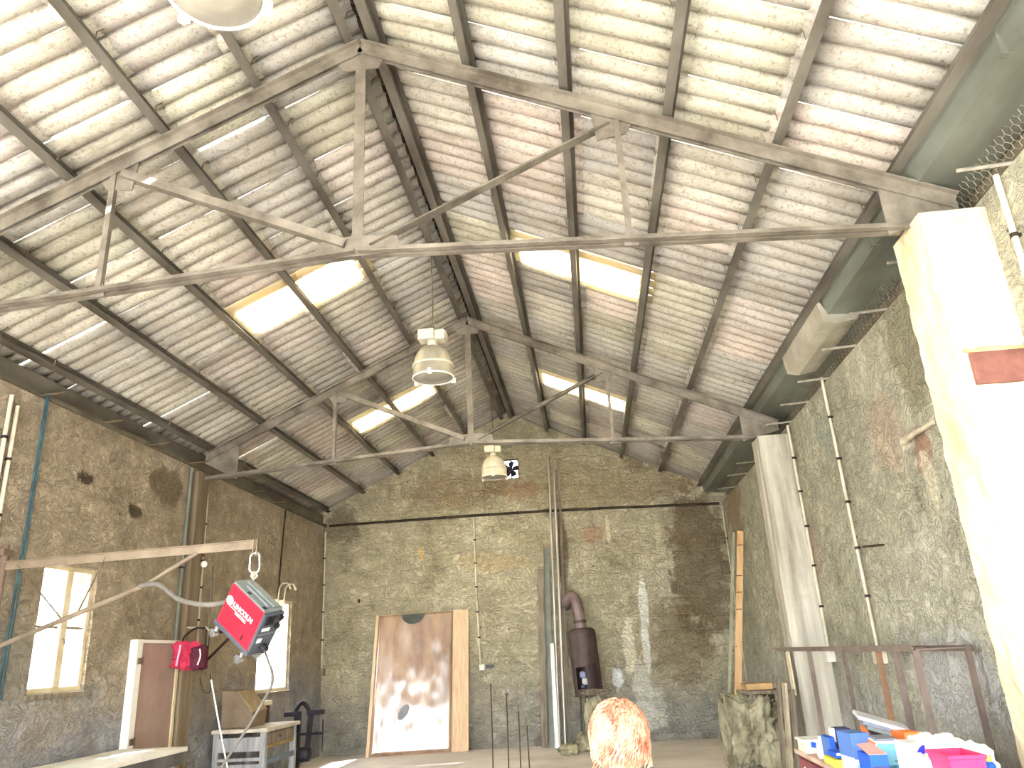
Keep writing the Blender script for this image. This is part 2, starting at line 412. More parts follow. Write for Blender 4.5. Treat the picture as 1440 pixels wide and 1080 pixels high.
struct(MB().box((XL-.5, YF-.3, -.2), (XR+.46, YB+.32, 0)).build('floor', FLOOR))
struct(MB().box((-45, -45, -.4), (45, 60, -.2)).build('ground', GROUND))

# ---- roof: corrugated sheets, one lapped over the next
PIT = .19175; SW = PIT*4; Y0S = 7.68
def sheet_grid(bm, side, bay, y0, w, tint, lay, gapend=False, top=None):
    u0, u1 = (US[bay]-.03 if bay else .02), (US[bay+1]+.14 if bay < 4 else US[5]+(.62 if side < 0 else .20))
    ny = int(round(w/PIT*12)); up = random.uniform(-.004, .004)
    rows = []
    for u, dz in ((u0, .0), (u1, .012)):
        r = []
        for k in range(ny+1):
            y = y0 + w*k/ny
            h = zp(u) + .10 + .030 + dz + .062*(1-abs(math.sin(PI*(y-Y0S)/PIT))**.60) - .022 + up + (.008 if k > ny-8 else 0)
            if bay: h += .010*(1 if u == u0 else -.2)
            r.append(bm.verts.new((XM+side*u, y, h)))
        rows.append(r)
    for k in range(ny):
        f = bm.faces.new((rows[0][k], rows[0][k+1], rows[1][k+1], rows[1][k])); f.smooth = True
        for l in f.loops: l[lay] = tint
tints = [(194, 190, 180), (203, 198, 184), (204, 192, 181), (190, 187, 179), (198, 189, 181), (197, 194, 176), (184, 180, 173)]
def tint():
    c = random.choice(tints); k = random.uniform(.92, 1.04)
    return lin(tuple(min(255, v*k) for v in c))
sky_cols = {0, 6}
ncol0 = int(math.floor((YF-.4-Y0S)/SW)); ncol1 = int(math.ceil((YB+.35-Y0S)/SW))
for side, nm in ((-1, 'ceiling_left'), (1, 'ceiling_right')):
    mb = MB(); lay = mb.bm.loops.layers.float_color.new('tint')
    for c in range(ncol0, ncol1):
        t0 = tint()
        for bay in range(5):
            if c in sky_cols and bay in (1, 2): continue
            gap = side == -1 and (c, bay) in {(-2, 4), (1, 4), (-5, 2), (-4, 1), (-6, 3), (4, 4)}
            w = SW - .013 if gap else SW + PIT*.62
            tt = tint() if random.random() < .5 else t0
            sheet_grid(mb.bm, side, bay, Y0S+c*SW, w, tt, lay)
    o = struct(mb.build(nm, SHEET))
    m = o.modifiers.new('thickness', 'SOLIDIFY'); m.thickness = .007; m.offset = 1
    for c in sky_cols:
        for bay in (1, 2):
            b2 = MB(); l2 = b2.bm.loops.layers.float_color.new('tint')
            sheet_grid(b2.bm, side, bay, Y0S+c*SW, SW+PIT*.5, (1, 1, 1, 1), l2)
            so = b2.build('translucent_roof_sheet', SKYLIGHT, origin='base')
            tag(so, 'glowing yellowish translucent roof sheet, %s slope, %s of the two pairs, %s of its pair' % (
                'left' if side < 0 else 'right', 'nearer' if c == 0 else 'farther', 'upper' if bay == 1 else 'lower'),
                'skylight', 'translucent sheets let into the roof')
            so.modifiers.new('thickness', 'SOLIDIFY').thickness = .004
rc = MB()
for s in (-1, 1):
    rc.poly_prism([(XM, YF-.4, 6.74), (XM+s*.26, YF-.4, 6.74-.26*S), (XM+s*.26, YF-.4, 6.725-.26*S), (XM, YF-.4, 6.725)], (0, YB-YF+.7, 0))
struct(rc.build('ceiling_ridge_cap', SHEET))

# ---- purlins
IPROF = [(-.036, 0), (.036, 0), (.036, .012), (.006, .018), (.006, .086), (.036, .090), (.036, .1), (-.036, .1), (-.036, .09), (-.006, .086), (-.006, .018), (-.036, .012)]
BIG = [(a*1.45, b) for a, b in IPROF]
for side, sn in ((-1, 'left'), (1, 'right')):
    for i, u in enumerate(US):
        p = Vector((XM+side*u, YF+.02, zp(u))); q = Vector((XM+side*u, YB-.02, zp(u)))
        up = Vector((side*math.sin(TH), 0, math.cos(TH)))
        mb = MB().sweep(BIG if i == 0 and side > 0 else IPROF, p, q, up)
        where = 'beside the ridge' if i == 0 else ('at the eave' if i == 5 else '%s down from the ridge' % ORD[i])
        o = tag(mb.build('roof_purlin', PURLIN, origin=p),
                'long grey steel purlin under the %s roof slope, the one %s' % (sn, where), 'purlin', 'purlins under the roof sheets')
        # hook bolts holding the sheets, standing up beside the purlin
        hm_ = None
        for k in range(ncol0+1, ncol1):
            y = Y0S + k*SW + .06
            b = Vector((-side*.045, y-p.y, .02))
            if YF+.1 < y < YB-.1:
                if hm_ is None:
                    h_ = MB().tube([(0, 0, 0), (-side*.004, 0, .06), (-side*.012, .012, .095)] if side > 0 else [(0, 0, 0), (.004, 0, .06), (.03, .03, .11)], .003 if side > 0 else .005, 5).build('hook_bolt', WIRE, o, local=True); hm_ = h_.data
                else:
                    h_ = bpy.data.objects.new('hook_bolt', hm_); COL.objects.link(h_); h_.parent = o
                h_.location = b

# ---- trusses
def tee(w, h, t=.010, stem=-1):
    if stem < 0: return [(-t/2, -h), (t/2, -h), (t/2, -t), (w/2, -t), (w/2, 0), (-w/2, 0), (-w/2, -t), (-t/2, -t)]
    return [(-w/2, 0), (w/2, 0), (w/2, t), (t/2, t), (t/2, h), (-t/2, h), (-t/2, t), (-w/2, t)]
def gusset(parent, pts, y, th=.012, name='gusset_plate'):
    return MB().poly_prism([(x, y-th/2, z) for x, z in pts], (0, th, 0)).build(name, TRUSS, parent)
def truss(Y, label):
    t = thing('roof_truss', (XM, Y, 4.4), label, 'truss', 'steel trusses across the hall')
    az = 6.47
    for s, nm in ((-1, 'l'), (1, 'r')):
        P = lambda u, z: (XM+s*u, Y, z)
        zr = lambda u: az - S*u
        eu = 4.26 if s > 0 else 3.93
        # top chord: two angles back to back
        ra = MB()
        for k in (-1, 1):
            ra.sweep([(a+k*.017, b) for a, b in ([(0, 0), (k*.050, 0), (k*.050, -.01), (k*.01, -.01), (k*.01, -.105), (0, -.105)])], P(.02, zr(.02)), P(eu, zr(eu)), (0, 0, 1))
        ra.build('rafter', TRUSS, t)
        # raised bottom tie
        ti = MB()
        tu = 3.86 if s > 0 else 3.90
        for k in (-1, 1):
            ti.sweep([(a+k*.014, b) for a, b in ([(0, 0), (k*.05, 0), (k*.05, .008), (k*.008, .008), (k*.008, .055), (0, .055)])], P(.02, 4.50), P(tu, 4.27), (0, 0, 1))
        ti.build('bottom_tie', TRUSS, t)
        mu = 2.0
        MB().sweep([(-.042, 0), (.042, 0), (.042, .008), (.0, .02), (-.036, .065), (-.044, .065)], P(.10, 4.56), P(mu-.06, zr(mu)-.14), (0, 0, 1)).build('diagonal_strut', TRUSS, t)
        MB().sweep([(-.02, -.02), (.025, -.02), (.025, -.012), (-.012, -.012), (-.012, .025), (-.02, .025)], P(mu, 4.40), P(mu, zr(mu)-.06), (0, 1, 0)).build('post', TRUSS, t)
        gusset(t, [(XM+s*(mu-.20), zr(mu-.20)-.05), (XM+s*(mu+.14), zr(mu+.14)-.05), (XM+s*(mu+.05), zr(mu)-.24), (XM+s*(mu-.16), zr(mu)-.27)], Y)
        gusset(t, [(XM+s*(eu-.50), zr(eu-.5)-.04), (XM+s*eu, zr(eu)-.04), (XM+s*eu, zr(eu)-.13), (XM+s*(eu-.50), 4.25)], Y)
        gusset(t, [(XM+s*(mu-.05), 4.36), (XM+s*(mu+.06), 4.355), (XM+s*(mu+.03), 4.47), (XM+s*(mu-.03), 4.47)], Y)
    MB().sweep([(-.042, 0), (.042, 0), (.042, .008), (.006, .008), (.006, .055), (-.006, .055), (-.006, .008), (-.042, .008)], (XM, Y, 4.50), (XM, Y, 6.42), (0, 1, 0)).build('king_post', TRUSS, t)
    gusset(t, [(XM-.34, 4.49), (XM+.34, 4.49), (XM+.30, 4.63), (XM+.04, 4.66), (XM-.04, 4.66), (XM-.30, 4.63)], Y, name='centre_plate')
    gusset(t, [(XM-.22, az-.02-.22*S), (XM, az-.01), (XM+.22, az-.02-.22*S), (XM+.15, az-.27), (XM-.15, az-.27)], Y, name='apex_plate')
    return t
truss(4.9, 'near grey steel roof truss, whose tie meets the whitewashed pillar')
truss(10.45, 'far grey steel roof truss in front of the back wall lamp')

# ---- eaves
gt = thing('eave_gutter', (2.5, YF, 4.6), 'long teal grey steel gutter between the right roof slope and wall', 'gutter')
MB().sweep([(0, 0), (.42, -.03), (.44, -.02), (.44, .0), (.02, .02), (-.012, .16), (-.08, .165), (-.085, .15), (-.025, .14)], (2.50, YF+.01, 4.60), (2.50, YB-.003, 4.60), (0, 0, 1)).build('trough', TEAL, gt)
MB().sweep([(0, 0), (.07, 0), (.07, .012), (0, .012)], (2.40, YF+.05, 4.745), (2.40, YB-.05, 4.745), (0, 0, 1)).build('rusty_edge_strip', RUST, gt)
for y in (3.6, 5.7, 10.9, 13.0): MB().box((2.462, y, 4.592), (2.53, y+.03, 4.762)).build('joint_strap', TEAL, gt)
sl = MB().sweep([(-.03, -.01), (-.02, -.075), (.10, -.10), (.30, -.07), (.34, 0), (.32, .02), (.02, .04), (-.03, .15), (-.05, .15)], (2.47, 7.06, 4.60), (2.47, 8.55, 4.60), (0, 0, 1))
sl.build('bright_lining_section', ZINC, gt)
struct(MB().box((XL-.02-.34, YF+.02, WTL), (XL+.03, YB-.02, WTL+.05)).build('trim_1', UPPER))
struct(MB().sweep([(0, 0), (.06, 0), (.06, .2), (0, .2)], (XL-.10, YF+.05, WTL+.05), (XL-.10, YB-.05, WTL+.05), (0, 0, 1)).build('trim_2', PURLIN))
ry = [4.38, 5.6, 6.56, 7.43, 8.41, 9.27, 10.14, 11.1, 12.4, 13.3, 14.45, 15.35, 15.8]
for i, y in enumerate(ry):
    mb = MB().tube([(XR+.05, y, 4.395), (2.505, y-.01, 4.372)], .013, 8)
    where = 'nearest one' if i == 0 else '%s from near end' % ORD[i]
    tag(mb.build('eave_rod', GALV, origin=(XR, y, 4.39)), 'pale metal rod jutting from the top of the right wall, ' + where, 'rod', 'rods along the top of the right wall')
for i, y in enumerate([5.95, 6.97, 7.99, 9.02, 10.03, 11.05, 12.1, 13.1]):
    mb = MB().tube([(XL-.05, y, WTL+.005), (-5.19, y, 4.435)], .011, 8)
    tag(mb.build('eave_rod', WIRE, origin=(XL, y, WTL)), 'dull metal rod jutting from the top of the left wall, ' + ('nearest one' if i == 0 else '%s from near end' % ORD[i]), 'rod', 'rods along the top of the left wall')
# chicken wire laid along the top of the right wall
hx = MB(); a = .032
for seg0, seg1 in ((2.2, 10.0), (10.75, 15.6)):
    ny = int((seg1-seg0)/(a*3))
    for j in range(ny):
        for r in range(5):
            y = seg0 + j*a*3 + (a*1.5 if r % 2 else 0); v = r*a*.87
            P = lambda dy, dv: Vector((XR-.012-(v+dv)*.72+.006*mn.noise(Vector((y*3, v*20, 0))), y+dy, WTR+.012+(v+dv)*.85+.008*mn.noise(Vector((y*2, 4, v*9)))))
            for q in ((P(-a/2, 0), P(a/2, 0)), (P(a/2, 0), P(a, a*.87)), (P(-a/2, 0), P(-a, a*.87))):
                hx.tube(q, .0022, 3, cap=False)
tag(hx.build('chicken_wire', simple('rusted_bright_wire', (176, 168, 148), (140, 130, 112), 8., .5, .4), origin=(XR, 3, WTR)), 'ragged strip of chicken wire along the top of the right wall', 'wire mesh')

# ---- pillars
def pillar(name, lo, hi, mat, label, amp=.012, group='pillars along the walls', chamfer=0.):
    bm = bmesh.new(); nz = int((hi[2]-lo[2])/.06); nx = 7; ny = 7
    def pt(i, j, k):
        return Vector((lo[0]+(hi[0]-lo[0])*i/nx, lo[1]+(hi[1]-lo[1])*j/ny, lo[2]+(hi[2]-lo[2])*k/nz))
    cache = {}
    def V(i, j, k):
        if (i, j, k) not in cache:
            p = pt(i, j, k); edge = (i in (0, nx)) + (j in (0, ny))
            d = Vector((p.x-(lo[0]+hi[0])/2, p.y-(lo[1]+hi[1])/2, 0)).normalized()
            if i == nx: d.x = 0
            n = mn.fractal(p*7.5, .7, 2.1, 5)*amp - (.010*max(0, mn.noise(p*5)) if edge == 2 else 0)
            p = p + d*n
            cache[i, j, k] = bm.verts.new(p)
        return cache[i, j, k]
    for k in range(nz):
        for i in range(nx):
            for j in (0, ny): bm.faces.new((V(i, j, k), V(i+1, j, k), V(i+1, j, k+1), V(i, j, k+1)))
        for j in range(ny):
            for i in (0, nx): bm.faces.new((V(i, j, k), V(i, j+1, k), V(i, j+1, k+1), V(i, j, k+1)))
    for i in range(nx):
        for j in range(ny):
            for k in (0, nz): bm.faces.new((V(i, j, k), V(i+1, j, k), V(i+1, j+1, k), V(i, j+1, k)))
    mb = MB(); mb.bm.free(); mb.bm = bm
    o = tag(mb.build(name, mat, origin=((lo[0]+hi[0])/2, (lo[1]+hi[1])/2, lo[2])), label, 'pillar', group)
    return o
p1 = pillar('wall_pillar', (2.40, 4.75, 0), (XR+.02, 5.2, 4.31), WHITEWASH, 'near bright whitewashed pillar on the right wall with rusty beam stub', .013)
pillar('wall_pillar', (2.40, 10.22, 0), (XR+.02, 10.62, 4.25), CONCRETE, 'far pale board-marked concrete pillar on the right wall', .01)
pillar('wall_pillar', (XL-.02, 10.24, 0), (-5.41, 10.54, 4.36), CONCRETE_B, 'brown concrete pillar on the left wall behind the hanging red machine', .006)
# rusty beam stub set in the near pillar, with broken plaster round it
st = MB().box((2.475, 4.722, 3.075), (2.86, 4.80, 3.285)); st.build('rusty_beam_stub', simple('dark_red_rust', (158, 106, 94), (112, 74, 66), 3., .7, .1, .25, 22), p1, bevel=.006)
br = MB()
rim = []
for k in range(28):
    a = k/28; x = 2.44+.42*a
    rim.append((x, 3.285+.012+.028*abs(mn.noise(Vector((k*.5, 1, 2))))+.01))
br.poly_prism([(2.455, 4.726, 3.29)]+[(x, 4.726, z+.012*mn.noise(Vector((x*30, 0, 0)))) for x, z in rim]+[(2.86, 4.726, 3.27), (2.74, 4.726, 3.262), (2.70, 4.726, 3.225), (2.665, 4.726, 3.268), (2.6, 4.726, 3.272)], (0, .02, 0))
br.build('broken_plaster_rim', simple('ochre_broken_plaster', (226, 194, 146), (186, 150, 106), 6., .9, 0, .5, 30), p1)

# ================================================================== WINDOWS, DOOR, VENT
def window(name, h, y_mull, sill=True, bars=()):
    y0, y1, z0, z1 = h; x = XL-.10
    w = bpy.data.objects.new(name, None); COL.objects.link(w); w.location = (XL, (y0+y1)/2, z0); WL[w.name] = Vector(w.location); w['kind'] = 'structure'
    f = MB(); t = .055
    for lo, hi in (((x, y0, z0), (x+.06, y0+t, z1)), ((x, y1-t, z0), (x+.06, y1, z1)), ((x, y0+t, z0), (x+.06, y1-t, z0+t)), ((x, y0+t, z1-t), (x+.06, y1-t, z1))): f.box(lo, hi)
    f.build('window_frame', CREAM, w, bevel=.004)
    if y_mull:
        MB().box((x+.005, y_mull-.05, z0+t), (x+.075, y_mull+.05, z1-t)).build('meeting_stile', CREAM, w, bevel=.006)
        for z in bars: MB().box((x+.01, y0+t, z-.011), (x+.04, y_mull-.05, z+.011)).box((x+.01, y_mull+.05, z-.011), (x+.04, y1-t, z+.011)).build('glazing_bar', OLDWOOD, w)
        MB().tube([(x+.075, y_mull, 2.05), (x+.10, y_mull, 2.05), (x+.105, y_mull, 2.0)], .007, 6).build('window_catch', RUST, w)
    MB().box((x+.02, y0+t*.6, z0+t*.6), (x+.026, y1-t*.6, z1-t*.6)).build('glass_pane', GLASS, w)
    if sill: MB().box((x, y0-.04, z0-.05), (XL+.035, y1+.04, z0-.002)).build('window_sill', OLDWOOD, w, bevel=.004)
window('window_1', WIN1, 7.915, bars=(2.17,))
window('window_2', WIN2, None)
# plank door on the left wall
dr = bpy.data.objects.new('door_1', None); COL.objects.link(dr); dr.location = (XL, 9.68, 0); WL[dr.name] = Vector(dr.location); dr['kind'] = 'structure'
MB().box((XL+.002, 9.12, .0), (XL+.10, 9.24, 2.06)).build('door_jamb', WHITEPAINT, dr, bevel=.004)
MB().box((XL+.002, 10.14, .0), (XL+.06, 10.20, 2.06)).build('door_jamb', CREAM, dr, bevel=.004)
MB().box((XL+.002, 9.24, 2.02), (XL+.08, 10.14, 2.06)).build('door_head', WHITEPAINT, dr, bevel=.004)
MB().box((XL+.004, 9.245, .01), (XL+.045, 10.135, 2.015)).build('door_leaf', DOORBROWN, dr)
for z in (.9, 1.78): MB().box((XL+.1, 9.15, z), (XL+.118, 9.23, z+.07)).tube([(XL+.115, 9.235, z-.01), (XL+.115, 9.235, z+.08)], .011, 8).build('hinge', RUST, dr)
# fan in the vent of the back gable
vx, vz = (VENT[0]+VENT[1])/2, (VENT[2]+VENT[3])/2
fan = thing('ventilation_fan', (vx, YB+.12, vz), 'small dark ventilation fan in a hole high in the back gable', 'fan')
fr = MB()
for lo, hi in (((VENT[0]+.004, YB+.08, VENT[2]+.004), (VENT[0]+.03, YB+.2, VENT[3]-.004)), ((VENT[1]-.03, YB+.08, VENT[2]+.004), (VENT[1]-.004, YB+.2, VENT[3]-.004)),
               ((VENT[0]+.03, YB+.08, VENT[2]+.004), (VENT[1]-.03, YB+.2, VENT[2]+.03)), ((VENT[0]+.03, YB+.08, VENT[3]-.03), (VENT[1]-.03, YB+.2, VENT[3]-.004))): fr.box(lo, hi)
fr.build('fan_frame', BLACKIRON, fan)
MB().tube([(vx, YB+.08, vz), (vx, YB+.2, vz)], .045, 14).build('fan_motor', BLACKIRON, fan)
MB().bar((VENT[0]+.02, YB+.17, vz), (VENT[1]-.02, YB+.17, vz), .02, .025).bar((vx, YB+.17, VENT[2]+.02), (vx, YB+.17, VENT[3]-.02), .02, .025, (1, 0, 0)).build('fan_bracket', BLACKIRON, fan)
for k in range(5):
    a = k*2*PI/5+.3
    c, s = math.cos(a), math.sin(a)
    pr = [(.03, -.03), (.15, -.085), (.172, .0), (.15, .05), (.05, .04)]
    MB().poly_prism([(vx+c*r-s*q, YB+.11+q*.5, vz+s*r+c*q) for r, q in pr], (0, .005, 0)).build('fan_blade', BLACKIRON, fan)

# ================================================================== LAMPS
def lamp(x, y, zrim, hang, label, drop=0, shade=None):
    t = thing('pendant_lamp', (x, y, zrim), label, 'lamp', 'high bay lamps hung below the ridge')
    R = .235
    sh = [(.05, .40), (.07, .395), (.11, .378), (.155, .345), (.19, .30), (.214, .245), (.228, .18), (.234, .12), (.237, .07), (.240, .03), (R+.006, .0), (R-.006, 0), (.226, .03), (.222, .12), (.214, .18), (.20, .245), (.175, .30), (.14, .34), (.05, .37)]
    MB().lathe([(r, zrim+z) for r, z in sh], (x, y, 0), 40).build('lamp_shade', shade or LAMPSHADE, t, smooth=True)
    MB().lathe([(R-.004, zrim+.135), (R+.008, zrim+.14), (R+.008, zrim+.155), (R-.006, zrim+.16)], (x, y, 0), 40).build('shade_band', LAMPSHADE, t, smooth=True)
    MB().lathe([(0, zrim-.006), (.1, zrim-.006), (R-.012, zrim-.002), (R-.012, zrim+.012), (0, zrim+.010)], (x, y, 0), 40).build('glass_cover', LAMPGLASS, t, smooth=True)
    rg = [(x+(R+.003)*math.cos(k*2*PI/40), y+(R+.003)*math.sin(k*2*PI/40), zrim) for k in range(40)]
    MB().tube(rg, .010, 8, closed=True).build('rim_ring', WHITEPAINT, t, smooth=True)
    for k in range(3):
        a = k*2*PI/3 + .55
        c, s = math.cos(a), math.sin(a)
        MB().box((-.018, -.02, -.035), (.03, .02, .03)).tube([(.0, -.03, -.02), (.0, .03, -.02)], .012, 8).xform(Matrix.Translation((x+c*(R+.012), y+s*(R+.012), zrim)) @ Matrix.Rotation(a, 4, 'Z')).build('rim_clip', WHITEPAINT, t, bevel=.003)
    MB().lathe([(0, zrim+.37), (.06, zrim+.37), (.06, zrim+.46), (.035, zrim+.49), (0, zrim+.49)], (x, y, 0), 24).build('lamp_neck', LAMPSHADE, t, smooth=False)
    gb = MB()
    gb.box((x-.16, y-.09, zrim+.47), (x+.03, y+.09, zrim+.60)).box((x+.035, y-.08, zrim+.46), (x+.155, y+.08, zrim+.58))
    for k in range(4): gb.box((x+.155, y-.08, zrim+.475+.026*k), (x+.172, y+.08, zrim+.487+.026*k))
    gb.build('ballast_box', LAMPSHADE, t, bevel=.008)
    MB().tube([(x, y, zrim+.59), (x, y, zrim+.66)], .02, 8).build('hanging_hook', WIRE, t)
    MB().tube([(x, y, zrim+.64), (x+.01, y, (zrim+hang)/2), (x, y, hang)], .007, 6).build('hanging_cord', WIRE, t)
    if drop: MB().tube([(x+.02, y, zrim-.0), (x+.03, y, zrim-drop)], .007, 6).build('dangling_cord', WIRE, t)
lamp(-1.615, 2.80, 4.84, 6.52, 'big pale lamp nearest the camera, seen from below with clips on its rim')
lamp(-1.62, 8.30, 4.75, 6.52, 'dusty bell lamp hanging between the two roof trusses', shade=simple('dusty_grey_dome', (158, 152, 138), (136, 130, 116), 4., .35, 0, .03))
lamp(-1.62, 14.1, 4.83, 6.52, 'small pale bell lamp hanging in front of the back gable fan')

# ================================================================== PIPES, CONDUITS AND CORDS ON THE WALLS
def conduit(name, pts, r, mat, label, cat, axis, step=.42, clipmat=None, group=None):
    """pipe along pts with clips; axis = unit vector pointing from wall to room"""
    pts = [Vector(p) for p in pts]; ax = Vector(axis)
    lo = min(pts, key=lambda p: p.z)
    t = thing(name, lo, label, cat, group)
    MB().tube(pts, r, 10).build('tube', mat, t, smooth=False)
    L = (pts[-1]-pts[0]).length; n = int(L/step)
    for k in range(1, n):
        i = k/n*(len(pts)-1); j = int(i); p = pts[j].lerp(pts[min(j+1, len(pts)-1)], i-j)
        d = (pts[min(j+1, len(pts)-1)]-pts[j]).normalized()
        MB().tube([p-d*.014, p+d*.014], r*1.32, 10).bar(p-ax*r, p-ax*(r+.02), .02, .02, d if abs(d.dot(ax)) < .9 else (0, 1, 0)).build('pipe_clip', clipmat or DARKCLIP, t)
    return t
def jbox(name, c, sx, sy, sz, mat, label, knob=None):
    t = MB().box((c[0]-sx/2, c[1]-sy/2, c[2]-sz/2), (c[0]+sx/2, c[1]+sy/2, c[2]+sz/2)).build(name, mat, bevel=.006, origin='base')
    tag(t, label, 'junction box')
    return t
cx = XR-.045
conduit('cable_conduit', [(cx, 8.38, 1.55), (cx, 8.41, 3.0), (cx, 8.45, 4.42)], .016, PVC, 'long cream conduit on the right wall, nearer of the two behind the steel rack', 'conduit', (-1, 0, 0))
conduit('cable_conduit', [(cx, 10.08, 1.53), (cx, 10.1, 3.0), (cx, 10.13, 4.34)], .016, PVC, 'long cream conduit on the right wall beside the far pale pillar', 'conduit', (-1, 0, 0))
conduit('cable_conduit', [(cx, 4.46, .02), (cx, 4.47, 4.37)], .019, PVC, 'short visible cream conduit right of the near whitewashed pillar', 'conduit', (-1, 0, 0))
conduit('cable_conduit', [(XR-.03, 15.9, 1.0), (XR-.03, 15.9, 4.3)], .013, PVC, 'thin pale conduit in the back right corner', 'conduit', (-1, 0, 0), .6)
b1 = jbox('junction_box', (XR-.045, 8.36, 1.46), .09, .17, .15, PVC, 'cream junction box below the nearer right wall conduit')
b2 = jbox('junction_box', (XR-.045, 10.07, 1.45), .09, .12, .14, WHITEPAINT, 'white junction box below the conduit beside the far pillar')
lx = XL+.035
conduit('cable_conduit', [(lx, 6.58, 2.6), (lx, 6.58, 4.30)], .020, PVC, 'cream conduit at the left edge, left one of a pair', 'conduit', (1, 0, 0))
conduit('cable_conduit', [(lx, 6.68, 2.6), (lx, 6.68, 4.22)], .020, PVC, 'cream conduit at the left edge, right one of a pair', 'conduit', (1, 0, 0))
conduit('cable_conduit', [(-5.465, 15.86, 1.6), (-5.465, 15.86, 4.30)], .018, PVC, 'cream conduit in the back left corner', 'conduit', (1, 0, 0), .5)
jbox('junction_box', (-5.4505, 15.84, 1.53), .10, .10, .13, OLDWOOD, 'small round-edged box at the foot of the back left corner conduit')
conduit('cable_conduit', [(lx, 10.68, 1.9), (lx, 10.66, 3.0), (lx, 10.64, 4.12)], .016, PVC, 'thin cream conduit right of the brown left wall pillar', 'conduit', (1, 0, 0))
conduit('wall_pipe', [(lx, 10.09, 1.9), (lx, 10.10, 3.0), (lx, 10.12, 4.38)], .024, TEAL, 'grey green pipe left of the brown left wall pillar', 'pipe', (1, 0, 0), .9)
conduit('cable_conduit', [(-2.27, YB-.03, 1.53), (-2.30, YB-.03, 3.0), (-2.30, YB-.03, 4.42)], .021, PVC, 'cream conduit down the middle of the back wall to the white socket', 'conduit', (0, -1, 0), .45)
s_ = jbox('wall_socket', (-2.24, YB-.03, 1.46), .11, .06, .11, WHITEPAINT, 'white wall socket right of the leaning brown panel')
MB().box((-2.16, YB-.05, 1.44), (-2.02, YB-.005, 1.50)).build('grey_socket_bar', DARKGREY, s_)
conduit('wall_pipe', [(-5.40, YB-.04, 4.44), (-2.3, YB-.04, 4.45), (-.75, YB-.04, 4.44), (.6, YB-.04, 4.41), (2.75, YB-.04, 4.35)], .026, DARKPIPE, 'dark old pipe running level across the back wall', 'pipe', (0, -1, 0), .8)
tag(MB().tube([(XL+.03, 7.04, 1.5), (XL+.04, 7.05, 3.0), (XL+.035, 7.06, 4.46)], .012, 8).tube([(XL+.05, 7.07, 1.5), (XL+.055, 7.075, 3.0), (XL+.05, 7.07, 4.46)], .008, 6).build('blue_cord', TEALCORD, origin=(XL, 7.04, 1.5)), 'blue green cord hanging down the left wall beside the window', 'cord')
tag(MB().tube([(XL+.02, 13.5, 2.55), (XL+.025, 13.52, 3.3), (XL+.02, 13.66, 4.4)], .014, 6).build('dark_cord', DARKPIPE, origin=(XL, 13.5, 2.6)), 'dark cord down the left wall above the far window', 'cord')
tag(MB().tube([(XL+.05, 10.95, 2.0), (XL+.06, 10.93, 3.1)], .016, 8).build('wall_pipe', OLDWOOD, origin=(XL, 10.9, 2.0)), 'short dull pipe under the arm of the wall crane, right of the brown pillar', 'pipe')
bp = thing('wall_bulb', (-5.33, 10.42, 3.05), 'small white round bulb on the brown left wall pillar', 'bulb')
MB().lathe([(0, 3.02), (.03, 3.03), (.045, 3.06), (.04, 3.09), (.022, 3.11), (0, 3.11)], (-5.32, 10.42, 0), 16).build('globe', WHITEPAINT, bp, smooth=True)
MB().tube([(-5.37, 10.42, 3.12), (-5.32, 10.42, 3.12), (-5.32, 10.42, 3.10)], .014, 8).build('bulb_holder', DARKCLIP, bp)
# gas pipe ends above the far window
for y, r0, lab in ((13.35, .018, 'left'), (13.62, .022, 'right')):
    p = [(-5.42, y, 2.72), (-5.40, y, 2.98), (-5.36, y+.03, 3.05), (-5.30, y+.10, 3.06), (-5.27, y+.13, 3.0)]
    tag(MB().tube(p, r0*.7, 8).tube([p[-1], (p[-1][0]+.01, p[-1][1]+.02, p[-1][2]-.04)], r0, 8).box((-5.5, y-.02, 2.74), (-5.41, y+.02, 2.78)).build('hooked_pipe', PVC, origin=(-5.42, y, 2.7)), 'short hooked cream pipe over the far window, the %s one' % lab, 'pipe')

# ================================================================== WALL CRANE WITH THE RED MACHINE
FX, FZ = Vector((.752, -.23, -.618)).normalized(), Vector((.516, -.379, .769)).normalized()
FY = FZ.cross(FX).normalized(); FZ = FX.cross(FY).normalized()
L_, W_, H_ = .457, .21, .409
Mw = Matrix((FX, FY, FZ)).transposed().to_4x4(); Mw.translation = onY(328, 817, 6.35) - FZ*H_
def W(p): return Mw @ Vector(p)
EYE = W((.10, .115, H_+.062))
Z1 = 2.66; TIP = Vector((EYE.x, EYE.y, Z1))
jb = thing('wall_crane', (-5.32, 6.66, 1.75), 'swinging wall crane arm of flat brown steel on the left wall', 'crane')
A = Vector((-5.32, 6.66, Z1))
JIB = simple('dusty_brown_arm_steel', (150, 134, 114), (120, 106, 88), 4., .6, .2, .1, 30)
MB().bar(A, TIP, .012, .075).bar(A+Vector((0, 0, .034)), TIP+Vector((0, 0, .034)), .05, .008).build('arm', JIB, jb)
MB().tube([(-5.32, 6.66, 1.65), (-5.32, 6.66, 2.85)], .03, 12).build('mast', RUST, jb)
for z in (1.72, 2.78): MB().box((XL+.002, 6.60, z-.03), (-5.29, 6.72, z+.03)).build('wall_bracket', RUST, jb)
B0 = Vector((-5.32, 6.66, 1.93)); dB = (A.lerp(TIP, .78)-Vector((0, 0, .03)))
B1 = A.lerp(TIP, .58)+Vector((0, 0, -.28))
brp = [B0, B0.lerp(B1, .5), B1, dB]
MB().tube([B0, B1], .022, 10).tube([B1, dB], .017, 10).build('brace', JIB, jb)
for f0, f1 in ((.06, .30), (.42, .36)): MB().tube([A.lerp(TIP, f0), B0.lerp(B1, f1*1.6)], .008, 6).build('stay_rod', WIRE, jb)
